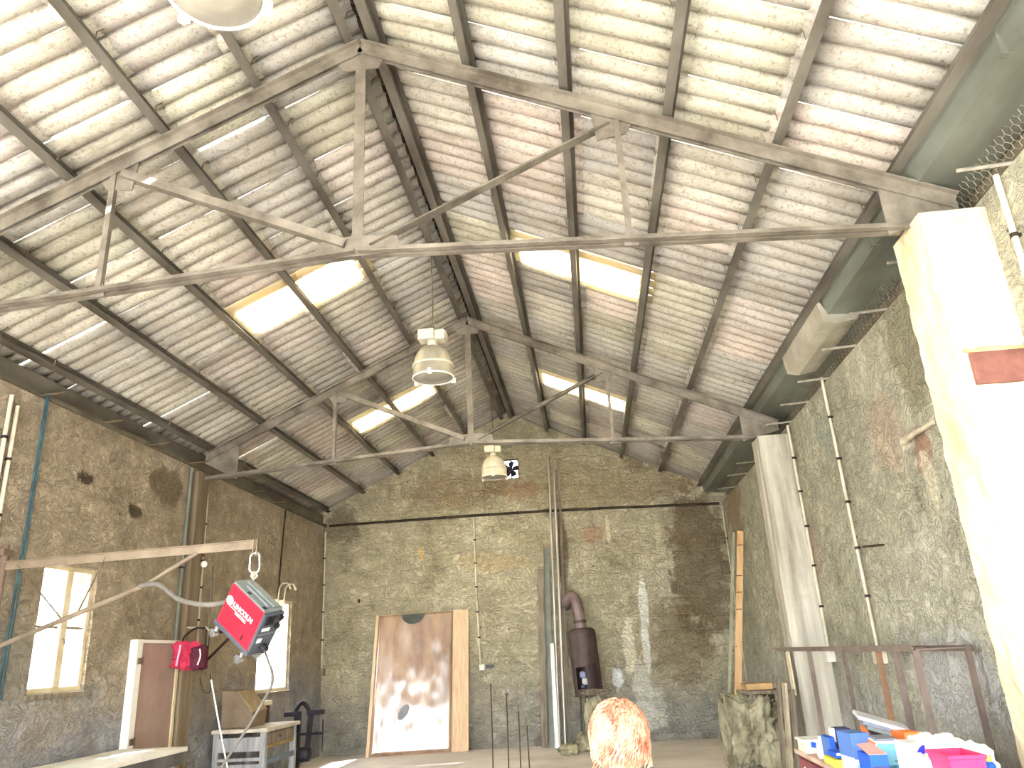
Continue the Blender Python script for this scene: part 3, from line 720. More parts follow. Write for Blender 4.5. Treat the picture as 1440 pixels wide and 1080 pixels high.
MB().box(tuple(TIP+Vector((-.02, -.02, -.10))), tuple(TIP+Vector((-.012, .02, .04)))).box(tuple(TIP+Vector((.012, -.02, -.10))), tuple(TIP+Vector((.02, .02, .04)))).tube([TIP+Vector((-.03, 0, -.085)), TIP+Vector((.03, 0, -.085))], .008, 8).build('end_shackle', JIB, jb)
# chain
def link(mb, c, h, w, r, ax):
    ax = Vector(ax); pts = []
    for k in range(20):
        a = 2*PI*k/20; px = math.cos(a)*w/2; pz = math.sin(a)
        pts.append(c + ax*px + Vector((0, 0, (h/2-w/2)*(1 if pz > 0 else -1) + pz*w/2)))
    mb.tube(pts, r, 7, closed=True)
ch = thing('lifting_chain', TIP+Vector((0, 0, -.42)), 'short chain with a bright snap link hanging from the wall crane tip', 'chain')
c0 = TIP + Vector((0, 0, -.155))
m = MB(); link(m, c0, .17, .085, .011, (1, .1, 0)); m.build('snap_link', CHROME, ch, smooth=True)
zz = c0.z-.085
tot = zz - EYE.z + .02; nl = 3; hg = (tot + .02*(nl-1))/nl
for k in range(nl):
    hgt, a_ = hg, ((0, 1, 0), (1, .2, 0))[k % 2]
    m = MB(); link(m, Vector((c0.x, c0.y, zz-hgt/2+.012)), hgt, .05, .007, a_); zz -= hgt-.024
    m.build('chain_link', PVC, ch, smooth=True)
# welding wire feeder, hung askew.  local: x length, y width (0 = red side), z height
wf = thing('welding_machine', (0, 0, 0), 'tilted red and grey welding machine hanging from the wall crane', 'welding machine')
wf.matrix_world = Mw; WL[wf.name] = Vector((0, 0, 0))
MB().poly_prism([(.012, -.006, .03), (L_-.012, -.006, .03), (L_-.012, -.006, H_-.012), (.012, -.006, H_-.012)], (0, .018, 0)).build('red_side_panel', RED, wf, bevel=.006, local=True)
MB().box((0, .005, .02), (L_-.02, W_, H_)).build('casing', MIDGREY, wf, bevel=.012, local=True)
MB().box((-.01, -.012, -.004), (L_+.012, W_+.012, .034)).build('base_frame', DARKGREY, wf, bevel=.006, local=True)
MB().box((L_-.02, -.004, .03), (L_+.012, W_, H_-.02)).build('front_panel', DARKGREY, wf, bevel=.008, local=True)
MB().box((L_+.012, .03, .29), (L_+.02, .12, .37)).build('display', BLACKIRON, wf, local=True)
MB().box((L_+.012, .03, .23), (L_+.017, .11, .26)).build('white_label', WHITEPAINT, wf, local=True)
MB().box((L_+.012, .03, .12), (L_+.017, .075, .16)).build('white_label', WHITEPAINT, wf, local=True)
MB().box((L_+.012, .01, .195), (L_+.016, W_-.01, .20)).build('front_trim_line', MIDGREY, wf, local=True)
for y, z in ((.17, .35), (.17, .27)): MB().tube([(L_+.01, y, z), (L_+.035, y, z)], .026, 16).build('control_knob', BLACKIRON, wf, local=True)
MB().tube([(L_+.01, .12, .07), (L_+.06, .12, .06)], .035, 16).build('torch_socket', BLACKIRON, wf, local=True)
MB().box((.10, .06, H_), (L_-.06, .18, H_+.02)).box((.06, .085, H_+.02), (L_-.02, .155, H_+.034)).build('top_handle', MIDGREY, wf, bevel=.008, local=True)
for x in (.17, .38): MB().box((x, .02, H_-.004), (x+.035, .045, H_+.004)).build('vent_slot', BLACKIRON, wf, local=True)
MB().tube([(.10, .115, H_+.03), (.10, .115, H_+.065)], .010, 8).build('lifting_eye', CHROME, wf, local=True)
MB().box((.33, -.010, .065), (.345, -.004, .115)).build('slot_catch', BLACKIRON, wf, local=True)
for x, y in ((.05, .0), (.41, .0), (.05, .19), (.41, .19)):
    c = MB().tube([(x, y, -.004), (x, y, -.05)], .014, 8).tube([(x-.012, y-.022, -.075), (x-.012, y+.022, -.075)], .036, 16).build('caster_wheel', CHROME, wf, local=True)
# badge and lettering on the red side
def text_mesh(name, body, size, mat, parent, mtx, depth=.002, bold=.0):
    cu = bpy.data.curves.new('t', 'FONT'); cu.body = body; cu.size = size; cu.extrude = depth; cu.offset = bold; cu.resolution_u = 3; cu.align_x = 'LEFT'
    to = bpy.data.objects.new('t', cu); COL.objects.link(to)
    dg = bpy.context.evaluated_depsgraph_get(); me = bpy.data.meshes.new_from_object(to.evaluated_get(dg))
    bpy.data.objects.remove(to); bpy.data.curves.remove(cu)
    me.name = name; me.materials.clear(); me.materials.append(mat); me.transform(mtx)
    o = bpy.data.objects.new(name, me); COL.objects.link(o); o.parent = parent; WL[o.name] = Vector((0, 0, 0))
    return o
face = Matrix(((1, 0, 0, 0), (0, 0, -1, 0), (0, 1, 0, 0), (0, 0, 0, 1)))   # text plane -> local xz, facing -y
lg = MB().tube([(.062, -.006, .262), (.062, -.010, .262)], .040, 28).build('round_badge', WHITEPAINT, wf, local=True)
MB().box((.047, -.0125, .242), (.056, -.0098, .283)).box((.056, -.0125, .242), (.080, -.0098, .251)).build('badge_mark', MIDGREY, lg, local=True)
text_mesh('lettering', 'LINCOLN', .060, WHITEPAINT, wf, Matrix.Translation((.112, -.007, .243)) @ face, bold=.0022)
text_mesh('lettering', 'ELECTRIC', .034, WHITEPAINT, wf, Matrix.Translation((.165, -.007, .203)) @ face, bold=.0012)
MB().box((.08, -.008, .222), (.16, -.005, .228)).build('lettering_rule', WHITEPAINT, wf, local=True)
def smooth_path(pts, n=8):
    pts = [Vector(p) for p in pts]; out = []
    for i in range(len(pts)-1):
        p0, p1, p2, p3 = pts[max(i-1, 0)], pts[i], pts[i+1], pts[min(i+2, len(pts)-1)]
        for k in range(n):
            t = k/n
            out.append(.5*((2*p1)+(p2-p0)*t+(2*p0-5*p1+4*p2-p3)*t*t+(3*p1-p0-3*p2+p3)*t**3))
    return out+[pts[-1]]
hs = smooth_path([B1+Vector((0, -.045, .0)), onY(222, 822, 6.5), onY(250, 842, 6.48), onY(275, 849, 6.46), onY(300, 850, 6.44), W((.0, .1, .2))])
tag(MB().tube(hs, .022, 10).build('wire_hose', HOSE, smooth=True, origin='base'), 'thick grey hose drooping from the crane brace to the back of the red machine', 'hose')
tc = smooth_path([W((L_+.05, .12, .06)), onY(378, 932, 6.3), onY(383, 950, 6.35), onY(379, 970, 6.4), onY(350, 1020, 6.45), onY(312, 1078, 6.5), onY(290, 1110, 6.5)])
tag(MB().tube(tc, .011, 8).build('torch_cable', HOSE, smooth=True, origin='base'), 'grey torch cable hanging from the front of the red machine', 'cable')
tag(MB().tube([onY(297, 956, 6.7), onY(308, 1018, 6.7), onY(320, 1080, 6.7), (onY(320, 1080, 6.7).x+.13, 6.7, .02)], .008, 8).build('thin_rod', GALV, origin='base'), 'thin bright rod leaning beside the torch cable', 'rod')

# ================================================================== BACK WALL THINGS
# big varnished panel leaning on the wall
def lean_sheet(bl, br, tl, tr, th):
    """thin board through four corner points, thickness th to the back"""
    n = (Vector(br)-Vector(bl)).cross(Vector(tl)-Vector(bl)).normalized()
    if n.y < 0: n = -n
    return [Vector(bl), Vector(br), Vector(tr), Vector(tl)], n*th
YP0, YP1 = 15.50, 15.86
pbl, pbr = onY(514, 1063, YP0-.2), onY(659, 1056, YP0+.12)
pbl.z = pbr.z = 0.004
ptl, ptr = onY(529, 866, YP1-.24), onY(659, 857, YP1+.05)
pn = thing('leaning_panel', tuple((pbl+pbr)/2), 'big glossy brown panel leaning on the back wall with pale wood strips at its edges', 'panel')
def lerp4(a, b): return pbl.lerp(pbr, a).lerp(ptl.lerp(ptr, a), b)
pts, off = lean_sheet(pbl, pbr, ptl, ptr, .03)
MB().poly_prism(pts, off).build('backing_board', PINE, pn)
fo = -off.normalized()
def onpanel(a0, a1, b0, b1, th, out=0.): return [lerp4(a0, b0)+fo*out, lerp4(a1, b0)+fo*out, lerp4(a1, b1)+fo*out, lerp4(a0, b1)+fo*out], fo*th
sg = MB(); nx, ny = 24, 36
grid = [[sg.bm.verts.new(lerp4(.03+.80*i/nx, .004+.992*j/ny)+fo*(.014+.010*mn.noise(Vector((i*.28, j*.10, 1.7)))+.006*mn.noise(Vector((i*.6, j*.3, 5))))) for j in range(ny+1)] for i in range(nx+1)]
for i in range(nx):
    for j in range(ny): sg.bm.faces.new((grid[i][j], grid[i+1][j], grid[i+1][j+1], grid[i][j+1]))
so = sg.build('varnished_sheet', PANEL, pn, smooth=True); so.modifiers.new('thickness', 'SOLIDIFY').thickness = .004
MB().poly_prism(*onpanel(.835, .998, .0, .998, .012, .002)).build('pine_edge_strip', PINE, pn)
hc = []
for k in range(17):
    a = PI + PI*k/16
    hc.append(lerp4(.40+.125*math.cos(a), .992+.075*math.sin(a)) + fo*.028)
MB().poly_prism(hc, fo*.004).build('dark_half_disc', simple('dark_grey_green', (84, 88, 84), (64, 66, 62), 4., .6), pn)
oval = [lerp4(.345+.05*math.cos(2*PI*k/20)+.03*math.sin(2*PI*k/20), .29+.055*math.sin(2*PI*k/20))+fo*.026 for k in range(20)]
MB().poly_prism(oval, fo*.003).build('grey_oval_patch', simple('grey_patch', (150, 148, 150), (130, 128, 132), 4., .5), pn)

# metal bars and boards propped against the wall
def bar_prop(base_px, top_px, w, mat, label, kind='round', yb=15.55, yt=15.86, name='metal_bar', cat='bar'):
    b = onY(*base_px, yb); b.z = .005; t_ = onY(*top_px, yt)
    m = MB()
    if kind == 'round': m.tube([b, t_], w/2, 10)
    elif kind == 'angle': m.sweep([(-w/2, 0), (w/2, 0), (w/2, .006), (-w/2+.006, .006), (-w/2+.006, w*.8), (-w/2, w*.8)], b, t_, (0, -1, 0))
    else: m.bar(b, t_, w, .02, (0, -1, 0))
    return tag(m.build(name, mat, origin='base'), label, cat, 'long stock propped against the back wall')
BARW = simple('pale_steel_bar', (206, 200, 190), (160, 150, 138), 3., .4, .4, .05, 20, .5, (1, 1, .3))
bar_prop((795, 1046), (779, 662), .055, BARW, 'tall pale round steel bar beside the stove pipe, right one of two', 'round', 15.55)
bar_prop((787, 1046), (771, 642), .05, BARW, 'tall pale round steel bar with a rusty red tip, left one of two', 'round', 15.60)
bar_prop((801, 1048), (785, 645), .045, OLDWOOD, 'tall dull brown bar right behind the pale bars', 'angle', 15.70, 15.90, name='metal_bar')
bar_prop((776, 1047), (768, 770), .10, TEAL, 'half-height greenish steel angle left of the pale bars', 'angle', 15.60)
bar_prop((766, 1050), (760, 800), .11, OLDWOOD, 'half-height rough grey board leftmost of the propped stock', 'board', 15.58, name='wooden_board', cat='board')
bar_prop((783, 1047), (776, 905), .07, GALV, 'short grey steel bar standing in front of the tall pale bars', 'angle', 15.48, 15.66)

# stove made from a tilted steel cylinder, with elbow flue
stv = thing('wood_stove', (-.15, 15.35, .9), 'tall rust brown cylinder stove with an elbow flue into the back wall', 'stove')
c1, c0_ = onY(817, 884, 15.40), onY(829, 978, 15.35)
def cyl_pts(): return c1, c0_
axs = (c1-c0_).normalized(); Lc = (c1-c0_).length; Rz = Vector((0, 0, 1)).rotation_difference(axs).to_matrix().to_4x4(); Rz.translation = c0_
def stovepart(mb): return mb.xform(Rz)
Rs = .265
body = MB(); seg = 40
zs = [0, .12, .50, .62, Lc-.10, Lc-.03, Lc]
rads = [Rs, Rs, Rs, Rs, Rs, Rs*.93, Rs*.72]
rings = [[body.bm.verts.new((r*math.cos(2*PI*k/seg), r*math.sin(2*PI*k/seg), z)) for k in range(seg)] for r, z in zip(rads, zs)]
k0, k1 = 25, 30      # opening faces the room (-y)
for i in range(len(zs)-1):
    for k in range(seg):
        if i == 1 and k0 <= k < k1: continue
        body.bm.faces.new((rings[i][k], rings[i][(k+1) % seg], rings[i+1][(k+1) % seg], rings[i+1][k]))
body.bm.faces.new(rings[-1]); body.bm.faces.new(list(reversed(rings[0])))
so = stovepart(body).build('stove_body', STOVE, stv, smooth=False)
so.modifiers.new('thickness', 'SOLIDIFY').thickness = .008
dm = MB()
for k in range(k1, k1+5):
    a0, a1 = 2*PI*k/seg, 2*PI*(k+1)/seg
    r = Rs+.012
    dm.poly_prism([(r*math.cos(a0), r*math.sin(a0), .10), (r*math.cos(a1), r*math.sin(a1), .10), (r*math.cos(a1), r*math.sin(a1), .54), (r*math.cos(a0), r*math.sin(a0), .54)], (.006*math.cos(a0), .006*math.sin(a0), 0))
stovepart(dm).build('stove_door', simple('plum_brown_door', (74, 58, 60), (58, 46, 48), 4., .5, .2), stv)
fl = smooth_path([c1-axs*.02, c1+axs*.22, c1+axs*.45+Vector((-.02, 0, .02)), c1+axs*.56+Vector((-.09, .08, .05)), c1+axs*.50+Vector((-.20, .20, .06)), c1+axs*.45+Vector((-.235, .36, .05)), c1+axs*.44+Vector((-.25, .53, .04))], 6)
MB().tube(fl, .105, 20).build('elbow_flue', FLUE, stv, smooth=True)
MB().lathe([(.112, 0), (.118, .0), (.118, .05), (.112, .05)], (0, 0, Lc+.1), 24).xform(Rz).build('flue_collar', STOVE, stv)
for a in (.4, 2.5, 4.4):
    p = Rz @ Vector((Rs*.8*math.cos(a), Rs*.8*math.sin(a), 0)); MB().tube([p, (p.x+.05*math.cos(a), p.y+.05*math.sin(a), .01)], .016, 8).build('stove_leg', STOVE, stv)
for i, (dx, dz, rr, col, nm) in enumerate(((-.01, .30, .055, (150, 152, 190), 'pale lilac'), (.02, .19, .055, (214, 214, 220), 'white'), (-.03, .13, .035, (90, 110, 130), 'blue grey'))):
    p = Rz @ Vector((dx-.06, -.15, (.30, .19, .13)[i]))
    tag(MB().blobby((p.x, p.y, p.z), (rr*2.3, rr*1.6, (.13, .12, .06)[i]), 3, .25, 2.5, .3, i).build('crumpled_paper', flat(nm.replace(' ', '_')+'_paper', col), origin='base', smooth=True), 'crumpled %s paper inside the stove opening' % nm, 'paper')
# scrap metal heap in front of the stove
for i, (px, py, Y, sx, sy, sz, mat, lab) in enumerate(((840, 985, 14.82, .5, .3, .1, OLDWOOD, 'rough dark wood block on top of the scrap behind the person'), (818, 1008, 14.86, .24, .24, .3, STONE, 'grey broken stone under the stove door'),
        (800, 1052, 14.55, .34, .36, .16, STONE, 'low heap of pale rubble on the floor at the stove foot'), (843, 1030, 14.80, .42, .3, .88, STONE, 'big rough stone at the stove foot behind the head of the person'))):
    p = onY(px, py, Y); z0 = (.905, 0, 0, 0)[i]
    tag(MB().blobby((p.x, Y, z0), (sx, sy, sz), 4, .3, 2.2, .45, 11+i).build('rubble', mat, origin='base'), lab, 'rubble')

# ---- plank, boards and wrapped bale in the back right corner
pl = MB(); pt_ = onY(1041, 747, 14.2); q_ = onY(1038, 960, 14.0); pb_ = q_ + (q_-pt_)*((q_.z-.01)/(pt_.z-q_.z))
pl.bar(pb_, pt_, .11, .05, (-.1, -1, 0))
po = tag(pl.build('wooden_plank', simple('orange_pine_plank', (228, 190, 142), (208, 162, 112), 3., .6, 0, .15, 30, .3, (6, 6, .4)), origin='base'), 'tall orange pine plank standing in the back right corner', 'plank')
k_ = MB()
for f in (.45, .62, .70, .78, .93):
    c = pb_.lerp(pt_, f); k_.bar(c+Vector((-.06, -.028, 0)), c+Vector((-.03+.07*(f > .5), -.028, .0)), .008, .014)
k_.build('dark_notches', DARKPIPE, po)
gb = MB().bar(pb_+Vector((-.14, .09, 0)), pt_+Vector((-.10, .10, .0)), .05, .03, (-.1, -1, 0))
tag(gb.build('wooden_plank', simple('grey_green_plank', (170, 170, 144), (136, 136, 112), 3., .7), origin='base'), 'narrow grey green plank left against the tall orange plank', 'plank')
bl = thing('wrapped_bale', (2.12, 12.2, 0), 'lumpy grey green wrapped bale with a board on top by the right wall', 'bale')
MB().blobby((2.16, 12.2, 0), (.74, .7, .95), 6, .36, 1.9, .72, 4.2, top=.965).build('bale_body', STONE, bl, smooth=True)
MB().blobby((1.86, 12.25, .0), (.34, .5, .92), 5, .32, 2.4, .5, 9.1, top=.965).build('bale_fold', STONE, bl, smooth=True)
tb = tag(MB().bar((2.02, 12.0, .99), (2.62, 12.1, .98), .5, .045).build('wooden_board', OLDWOOD, origin='base', bevel=.006), 'short board lying on top of the wrapped bale', 'board')
tag(MB().box((2.06, 11.82, 1.018), (2.42, 12.25, 1.10)).build('wooden_block', simple('ochre_offcut', (206, 166, 116), (150, 128, 92), 3., .8, 0, .3, 30), origin='base', bevel=.006), 'thin wooden offcut lying on the board over the bale', 'block')
for i, (x, y, tx, tz, w, m, lab) in enumerate(((2.14, 10.62, 2.26, 1.22, .13, OLDWOOD, 'grey plank leaning right of the wrapped bale, left one of three'), (2.17, 10.36, 2.27, 1.16, .16, simple('pale_plank', (196, 184, 160), (160, 146, 124), 3., .8, 0, .2, 30), 'pale wide plank leaning right of the wrapped bale, middle one of three'), (2.20, 10.10, 2.29, 1.10, .12, OLDWOOD, 'grey plank leaning right of the wrapped bale, right one of three'))):
    tag(MB().bar((x, y, .02), (tx, y+.02, tz), w, .03, (-1, 0, .2)).build('wooden_plank', m, origin='base'), lab, 'plank', 'planks leaning on the right wall')
# ---- steel rack along the right wall
rk = thing('steel_rack', (2.45, 8.5, 0), 'long low brown steel rack along the right wall behind the boxes', 'rack')
RACK = simple('mauve_brown_steel', (140, 124, 114), (112, 96, 86), 4., .6, .2, .15, 30)
RACKR = simple('orange_rust_steel', (160, 118, 86), (124, 96, 76), 4., .7, .1, .2, 30)
L2 = [(-.025, 0), (.025, 0), (.025, .006), (-.019, .006), (-.019, .045), (-.025, .045)]
MB().sweep(L2, (2.34, 6.24, 1.525), (2.34, 10.75, 1.525), (0, 0, 1)).build('front_rail', RACK, rk)
MB().sweep(L2, (2.72, 6.24, 1.55), (2.72, 10.15, 1.55), (0, 0, -1)).build('back_rail', RACK, rk)
for y in (6.27, 6.67, 7.07, 9.27, 10.36):
    MB().sweep([(-.025, -.02), (.025, -.02), (.025, -.013), (-.018, -.013), (-.018, .02), (-.025, .02)], (2.345, y, .01), (2.345, y, 1.53), (0, 1, 0)).build('rack_leg', RACKR if y == 7.07 else RACK, rk)
for y in (6.27, 7.07, 9.27): MB().bar((2.345, y, 1.535), (2.74, y, 1.535), .03, .012).build('cross_piece', RACK, rk)
for y in (6.27, 9.27): MB().box((2.70, y-.02, .0), (2.735, y+.02, 1.53)).build('back_leg', RACK, rk)
tag(MB().bar((2.335, 10.25, 1.52), (2.335, 10.22, 1.02), .13, .022, (-1, 0, 0)).build('hanging_board', simple('cream_board', (226, 218, 186), (196, 186, 152), 4., .7), origin='base'), 'short cream board hanging from the far end of the steel rack', 'board')

a_, b_ = onX(1213, 769, XR-.06), onX(1234, 767, XR-.06)
tag(MB().tube([a_, b_], .010, 6).tube([b_, (XR+.01, b_.y, b_.z)], .010, 6).build('iron_spike', DARKPIPE, origin='base'), 'small dark iron spike on the right wall beside the nearer conduit', 'spike')
a_, b_ = onX(1270, 622, XR-.05), onX(1312, 594, XR-.04)
tag(MB().tube([a_, a_.lerp(b_, .5)+Vector((-.02, 0, .0)), b_], [.03, .022, .018], 8).tube([a_, (XR+.01, a_.y+.02, a_.z-.02)], .03, 8).build('broken_bracket', simple('pale_broken_bracket', (226, 216, 192), (170, 156, 132), 6., .8, 0, .4, 20), origin='base'), 'pale broken bracket slanting on the right wall behind the whitewashed pillar', 'bracket')

# ---- thin rods standing in the middle of the floor
for i, (px, py) in enumerate(((690, 962), (712, 975), (729, 1000), (741, 1020))):
    t_ = onY(px, py, 10.0); b = onY(px+3, 1079, 10.0); d = (b-t_)/(t_.z-b.z); e = t_ + d*(t_.z-.0)
    m = MB().tube([t_, t_.lerp(e, .5)+Vector((.004, 0, 0)), e], .0075, 8).lathe([(0, .0), (.05, .0), (.05, .012), (.012, .016), (0, .016)], (e.x, e.y, 0), 20)
    tag(m.build('standing_rod', STEELROD, origin='base'), 'thin dark steel rod standing on the floor, %s, %s' % (('tallest', 'second tallest', 'third tallest', 'shortest')[i], ('leftmost', 'second from left', 'second from right', 'rightmost')[i]), 'rod', 'thin rods standing on the floor')

# ================================================================== LEFT SIDE FURNITURE
tb = thing('work_table', (-5.05, 8.0, 0), 'long table with a pale top along the left wall below the window', 'table')
MB().box((XL+.02, 6.3, .825), (-4.66, 9.10, .872)).build('table_top', WHITEPAINT, tb, bevel=.006)
APR = simple('dark_grey_board', (112, 110, 108), (84, 82, 80), 4., .7, 0, .2, 30)
MB().box((-4.70, 6.4, .70), (-4.67, 9.05, .825)).box((XL+.1, 8.99, .70), (-4.70, 9.02, .825)).build('apron', APR, tb)
for x in (-5.40, -4.76):
    for y in (6.45, 8.92): MB().box((x-.035, y-.035, 0), (x+.035, y+.035, .825)).build('leg', GALV, tb, bevel=.005)
cb = thing('drawer_bench', (-5.0, 11.9, 0), 'grey wooden workbench with a drawer front below the far window', 'workbench')
GREYW = simple('pale_grey_wood', (186, 186, 188), (140, 142, 146), 3., .7, 0, .15, 30, .2, (4, 4, .6))
MB().box((-5.44, 11.25, .82), (-4.62, 12.5, .87)).build('bench_top', simple('scrubbed_top', (226, 218, 204), (184, 172, 156), 4., .6), cb, bevel=.006)
for x in (-5.38, -4.70):
    for y in (11.32, 12.43): MB().box((x-.04, y-.04, 0), (x+.04, y+.04, .82)).build('leg', GREYW, cb, bevel=.005)
MB().box((-5.34, 11.29, .58), (-4.74, 11.32, .76)).build('end_board', GREYW, cb)
MB().box((-5.34, 11.285, .36), (-4.74, 11.335, .42)).box((-5.34, 11.285, .46), (-4.74, 11.335, .50)).build('lower_rail', GREYW, cb)
d1 = MB().box((-4.70, 11.36, .66), (-4.672, 12.39, .80)).build('drawer', OLDWOOD, cb, bevel=.004)
MB().tube([(-4.672, 11.8, .73), (-4.64, 11.8, .73)], .016, 10).build('drawer_knob', RUST, d1)
MB().box((-4.70, 11.36, .60), (-4.674, 12.39, .645)).build('painted_rail', simple('ochre_strip', (180, 150, 96), (140, 128, 80), 4., .6), cb)
MB().box((-4.69, 11.36, .40), (-4.66, 12.39, .47)).build('blue_grey_rail', simple('blue_grey_paint', (130, 146, 162), (110, 122, 136), 4., .6), cb)
MB().box((-5.36, 11.34, .10), (-4.72, 12.4, .13)).build('bottom_shelf', GREYW, cb)
bx = MB().poly_prism([(-5.42, 11.5, .875), (-4.98, 11.5, .875), (-4.96, 11.5, 1.08), (-5.20, 11.5, 1.36), (-5.44, 11.5, 1.38)], (0, .5, 0))
bo = tag(bx.build('cardboard_box', CARDBOARD, origin='base', bevel=.006), 'brown slant-topped box on the grey workbench', 'box')
MB().poly_prism([(-4.965, 11.49, 1.075), (-4.955, 11.49, 1.085), (-5.195, 11.49, 1.37), (-5.205, 11.49, 1.36)], (0, .52, 0)).build('slanted_lid', simple('lid_card', (178, 158, 126), (150, 130, 104), 4., .8), bo)
tag(MB().box((-5.46, 12.15, .872), (-5.08, 12.4, 1.12)).build('storage_box', simple('dark_maroon', (84, 50, 50), (62, 40, 40), 4., .7), origin='base', bevel=.006), 'small dark maroon box below the far window', 'box')
for i, (dz, c, lab) in enumerate(((0, (236, 224, 186), 'lower'), (.035, (244, 240, 224), 'upper'))):
    tag(MB().box((-5.46+.03*i, 12.12+.02*i, 1.122+dz), (-5.06, 12.44, 1.155+dz)).build('thin_board', flat('board_%d' % i, c), origin='base', bevel=.003), 'thin cream board lying on the maroon box, %s one' % lab, 'board')
# black leg vice at the end of the workbench
vs = thing('leg_vice', (-4.690, 12.75, 0), 'tall black leg vice standing behind the grey workbench', 'vice')
MB().sweep([(-.05, -.04), (.05, -.04), (.05, .04), (-.05, .04)], (-4.760, 12.75, 0), (-4.760, 12.75, .96), (0, 1, 0)).build('fixed_leg', BLACKIRON, vs, bevel=.01)
MB().sweep([(-.035, -.04), (.035, -.04), (.035, .04), (-.035, .04)], (-4.600, 12.75, .30), (-4.540, 12.75, .95), (0, 1, 0)).build('moving_leg', BLACKIRON, vs, bevel=.01)
ar = [(-4.820+.26*k/12, 12.75, .96+.15*math.sin(PI*k/12)) for k in range(13)]
MB().tube(smooth_path(ar, 2), .035, 10).build('jaw_arch', BLACKIRON, vs, smooth=True)
MB().box((-4.970, 12.70, .92), (-4.710, 12.80, .99)).box((-4.600, 12.70, .93), (-4.340, 12.80, 1.0)).build('jaw', BLACKIRON, vs, bevel=.01)
MB().tube([(-4.760, 12.70, .66), (-4.320, 12.70, .66)], .02, 10).tube([(-4.330, 12.70, .40), (-4.330, 12.70, .86)], .010, 8).build('screw_handle', BLACKIRON, vs)
MB().blobby((-4.640, 12.72, .26), (.26, .2, .22), 3, .1, 2, .5, 2).build('foot_block', BLACKIRON, vs, smooth=True)
# red bag hanging by the pillar
bg = thing('red_bag', (-5.12, 9.95, 1.68), 'crumpled red cloth bag hanging by a black strap beside the brown door', 'bag')
MB().blobby((-5.18, 9.95, 1.70), (.38, .24, .32), 5, .28, 2.3, .55, 3.3, flat=False).build('bag_body', BAGRED, bg, smooth=True)
MB().blobby((-5.04, 9.93, 1.68), (.16, .26, .30), 4, .25, 2.2, .4, 6.3, flat=False).build('bag_end', BAGDARK, bg, smooth=True)
MB().tube(smooth_path([(-4.985, 9.80, 1.74), (-4.96, 9.81, 1.84), (-4.985, 9.83, 1.93)], 6), .010, 8).build('white_piping', WHITEPAINT, bg, smooth=True)
MB().bar((-5.27, 9.815, 1.74), (-5.24, 9.825, 1.99), .025, .008, (0, -1, 0)).build('pale_stripe', simple('pale_lilac', (222, 190, 214), (204, 170, 196), 4., .7), bg)
MB().tube(smooth_path([(-5.29, 9.95, 1.99), (-5.28, 9.98, 2.10), (-5.20, 10.1, 2.20), (-5.12, 10.19, 2.20)], 6), .014, 8).build('strap', BLACKIRON, bg, smooth=True)
tag(MB().tube([(-5.37, 10.2, 2.22), (-5.10, 10.19, 2.21), (-5.06, 10.18, 2.17)], .011, 8).build('coat_hook', PVC, origin='base'), 'pale hook sticking out of the brown left wall pillar above the red bag', 'hook')
wb = thing('shelf_bracket', (-5.45, 11.2, 1.75), 'dark steel angle bracket on the left wall under the red machine', 'bracket')
MB().box((XL+.002, 10.98, 1.70), (XL+.04, 11.03, 2.25)).build('upright', DARKPIPE, wb)
MB().bar((XL+.03, 11.005, 1.80), (XL+.42, 11.005, 2.16), .03, .03).build('brace', DARKPIPE, wb)
MB().box((XL+.002, 10.985, 2.16), (XL+.46, 11.025, 2.20)).build('arm', DARKPIPE, wb)
tag(MB().tube(smooth_path([(XL+.008, 10.9, 1.58), (XL+.05, 10.95, 1.40), (XL+.05, 11.15, 1.40), (XL+.008, 11.2, 1.62)], 6), .010, 6).build('wire_holder', WIRE, origin='base'), 'bent wire holder on the left wall beside the thin bright rod', 'wire')

# ================================================================== RIGHT WORKBENCH AND ITS BOXES
BZ = .88
wbn = thing('bench_cabinet', (1.95, 5.6, 0), 'maroon bench cabinet piled with boxes by the right wall', 'workbench')
MAROON = simple('maroon_enamel', (134, 72, 76), (112, 58, 62), 3., .55)
MB().box((1.425, 3.6, BZ-.03), (2.25, 6.55, BZ)).build('bench_top', simple('pinkish_edge_top', (206, 178, 158), (170, 142, 124), 4., .6), wbn, bevel=.005)
MB().box((1.45, 3.65, 0), (2.23, 6.5, BZ-.03)).build('carcass', MAROON, wbn)
for y in (3.75, 4.68, 5.61):
    d = MB().box((1.432, y, .5), (1.45, y+.85, BZ-.05)).build('drawer', MAROON, wbn, bevel=.004)
for k in range(5): MB().tube([(1.446, 6.30-.14*k, .775), (1.424, 6.30-.14*k, .775)], .012, 10).build('white_stud', WHITEPAINT, wbn)
def pbox(px0, px1, ytop, Y, depth, base=None):
    a, b = onY(px0, ytop, Y), onY(px1, ytop, Y)
    return a.x, b.x, base if base is not None else BZ, max(a.z, b.z)
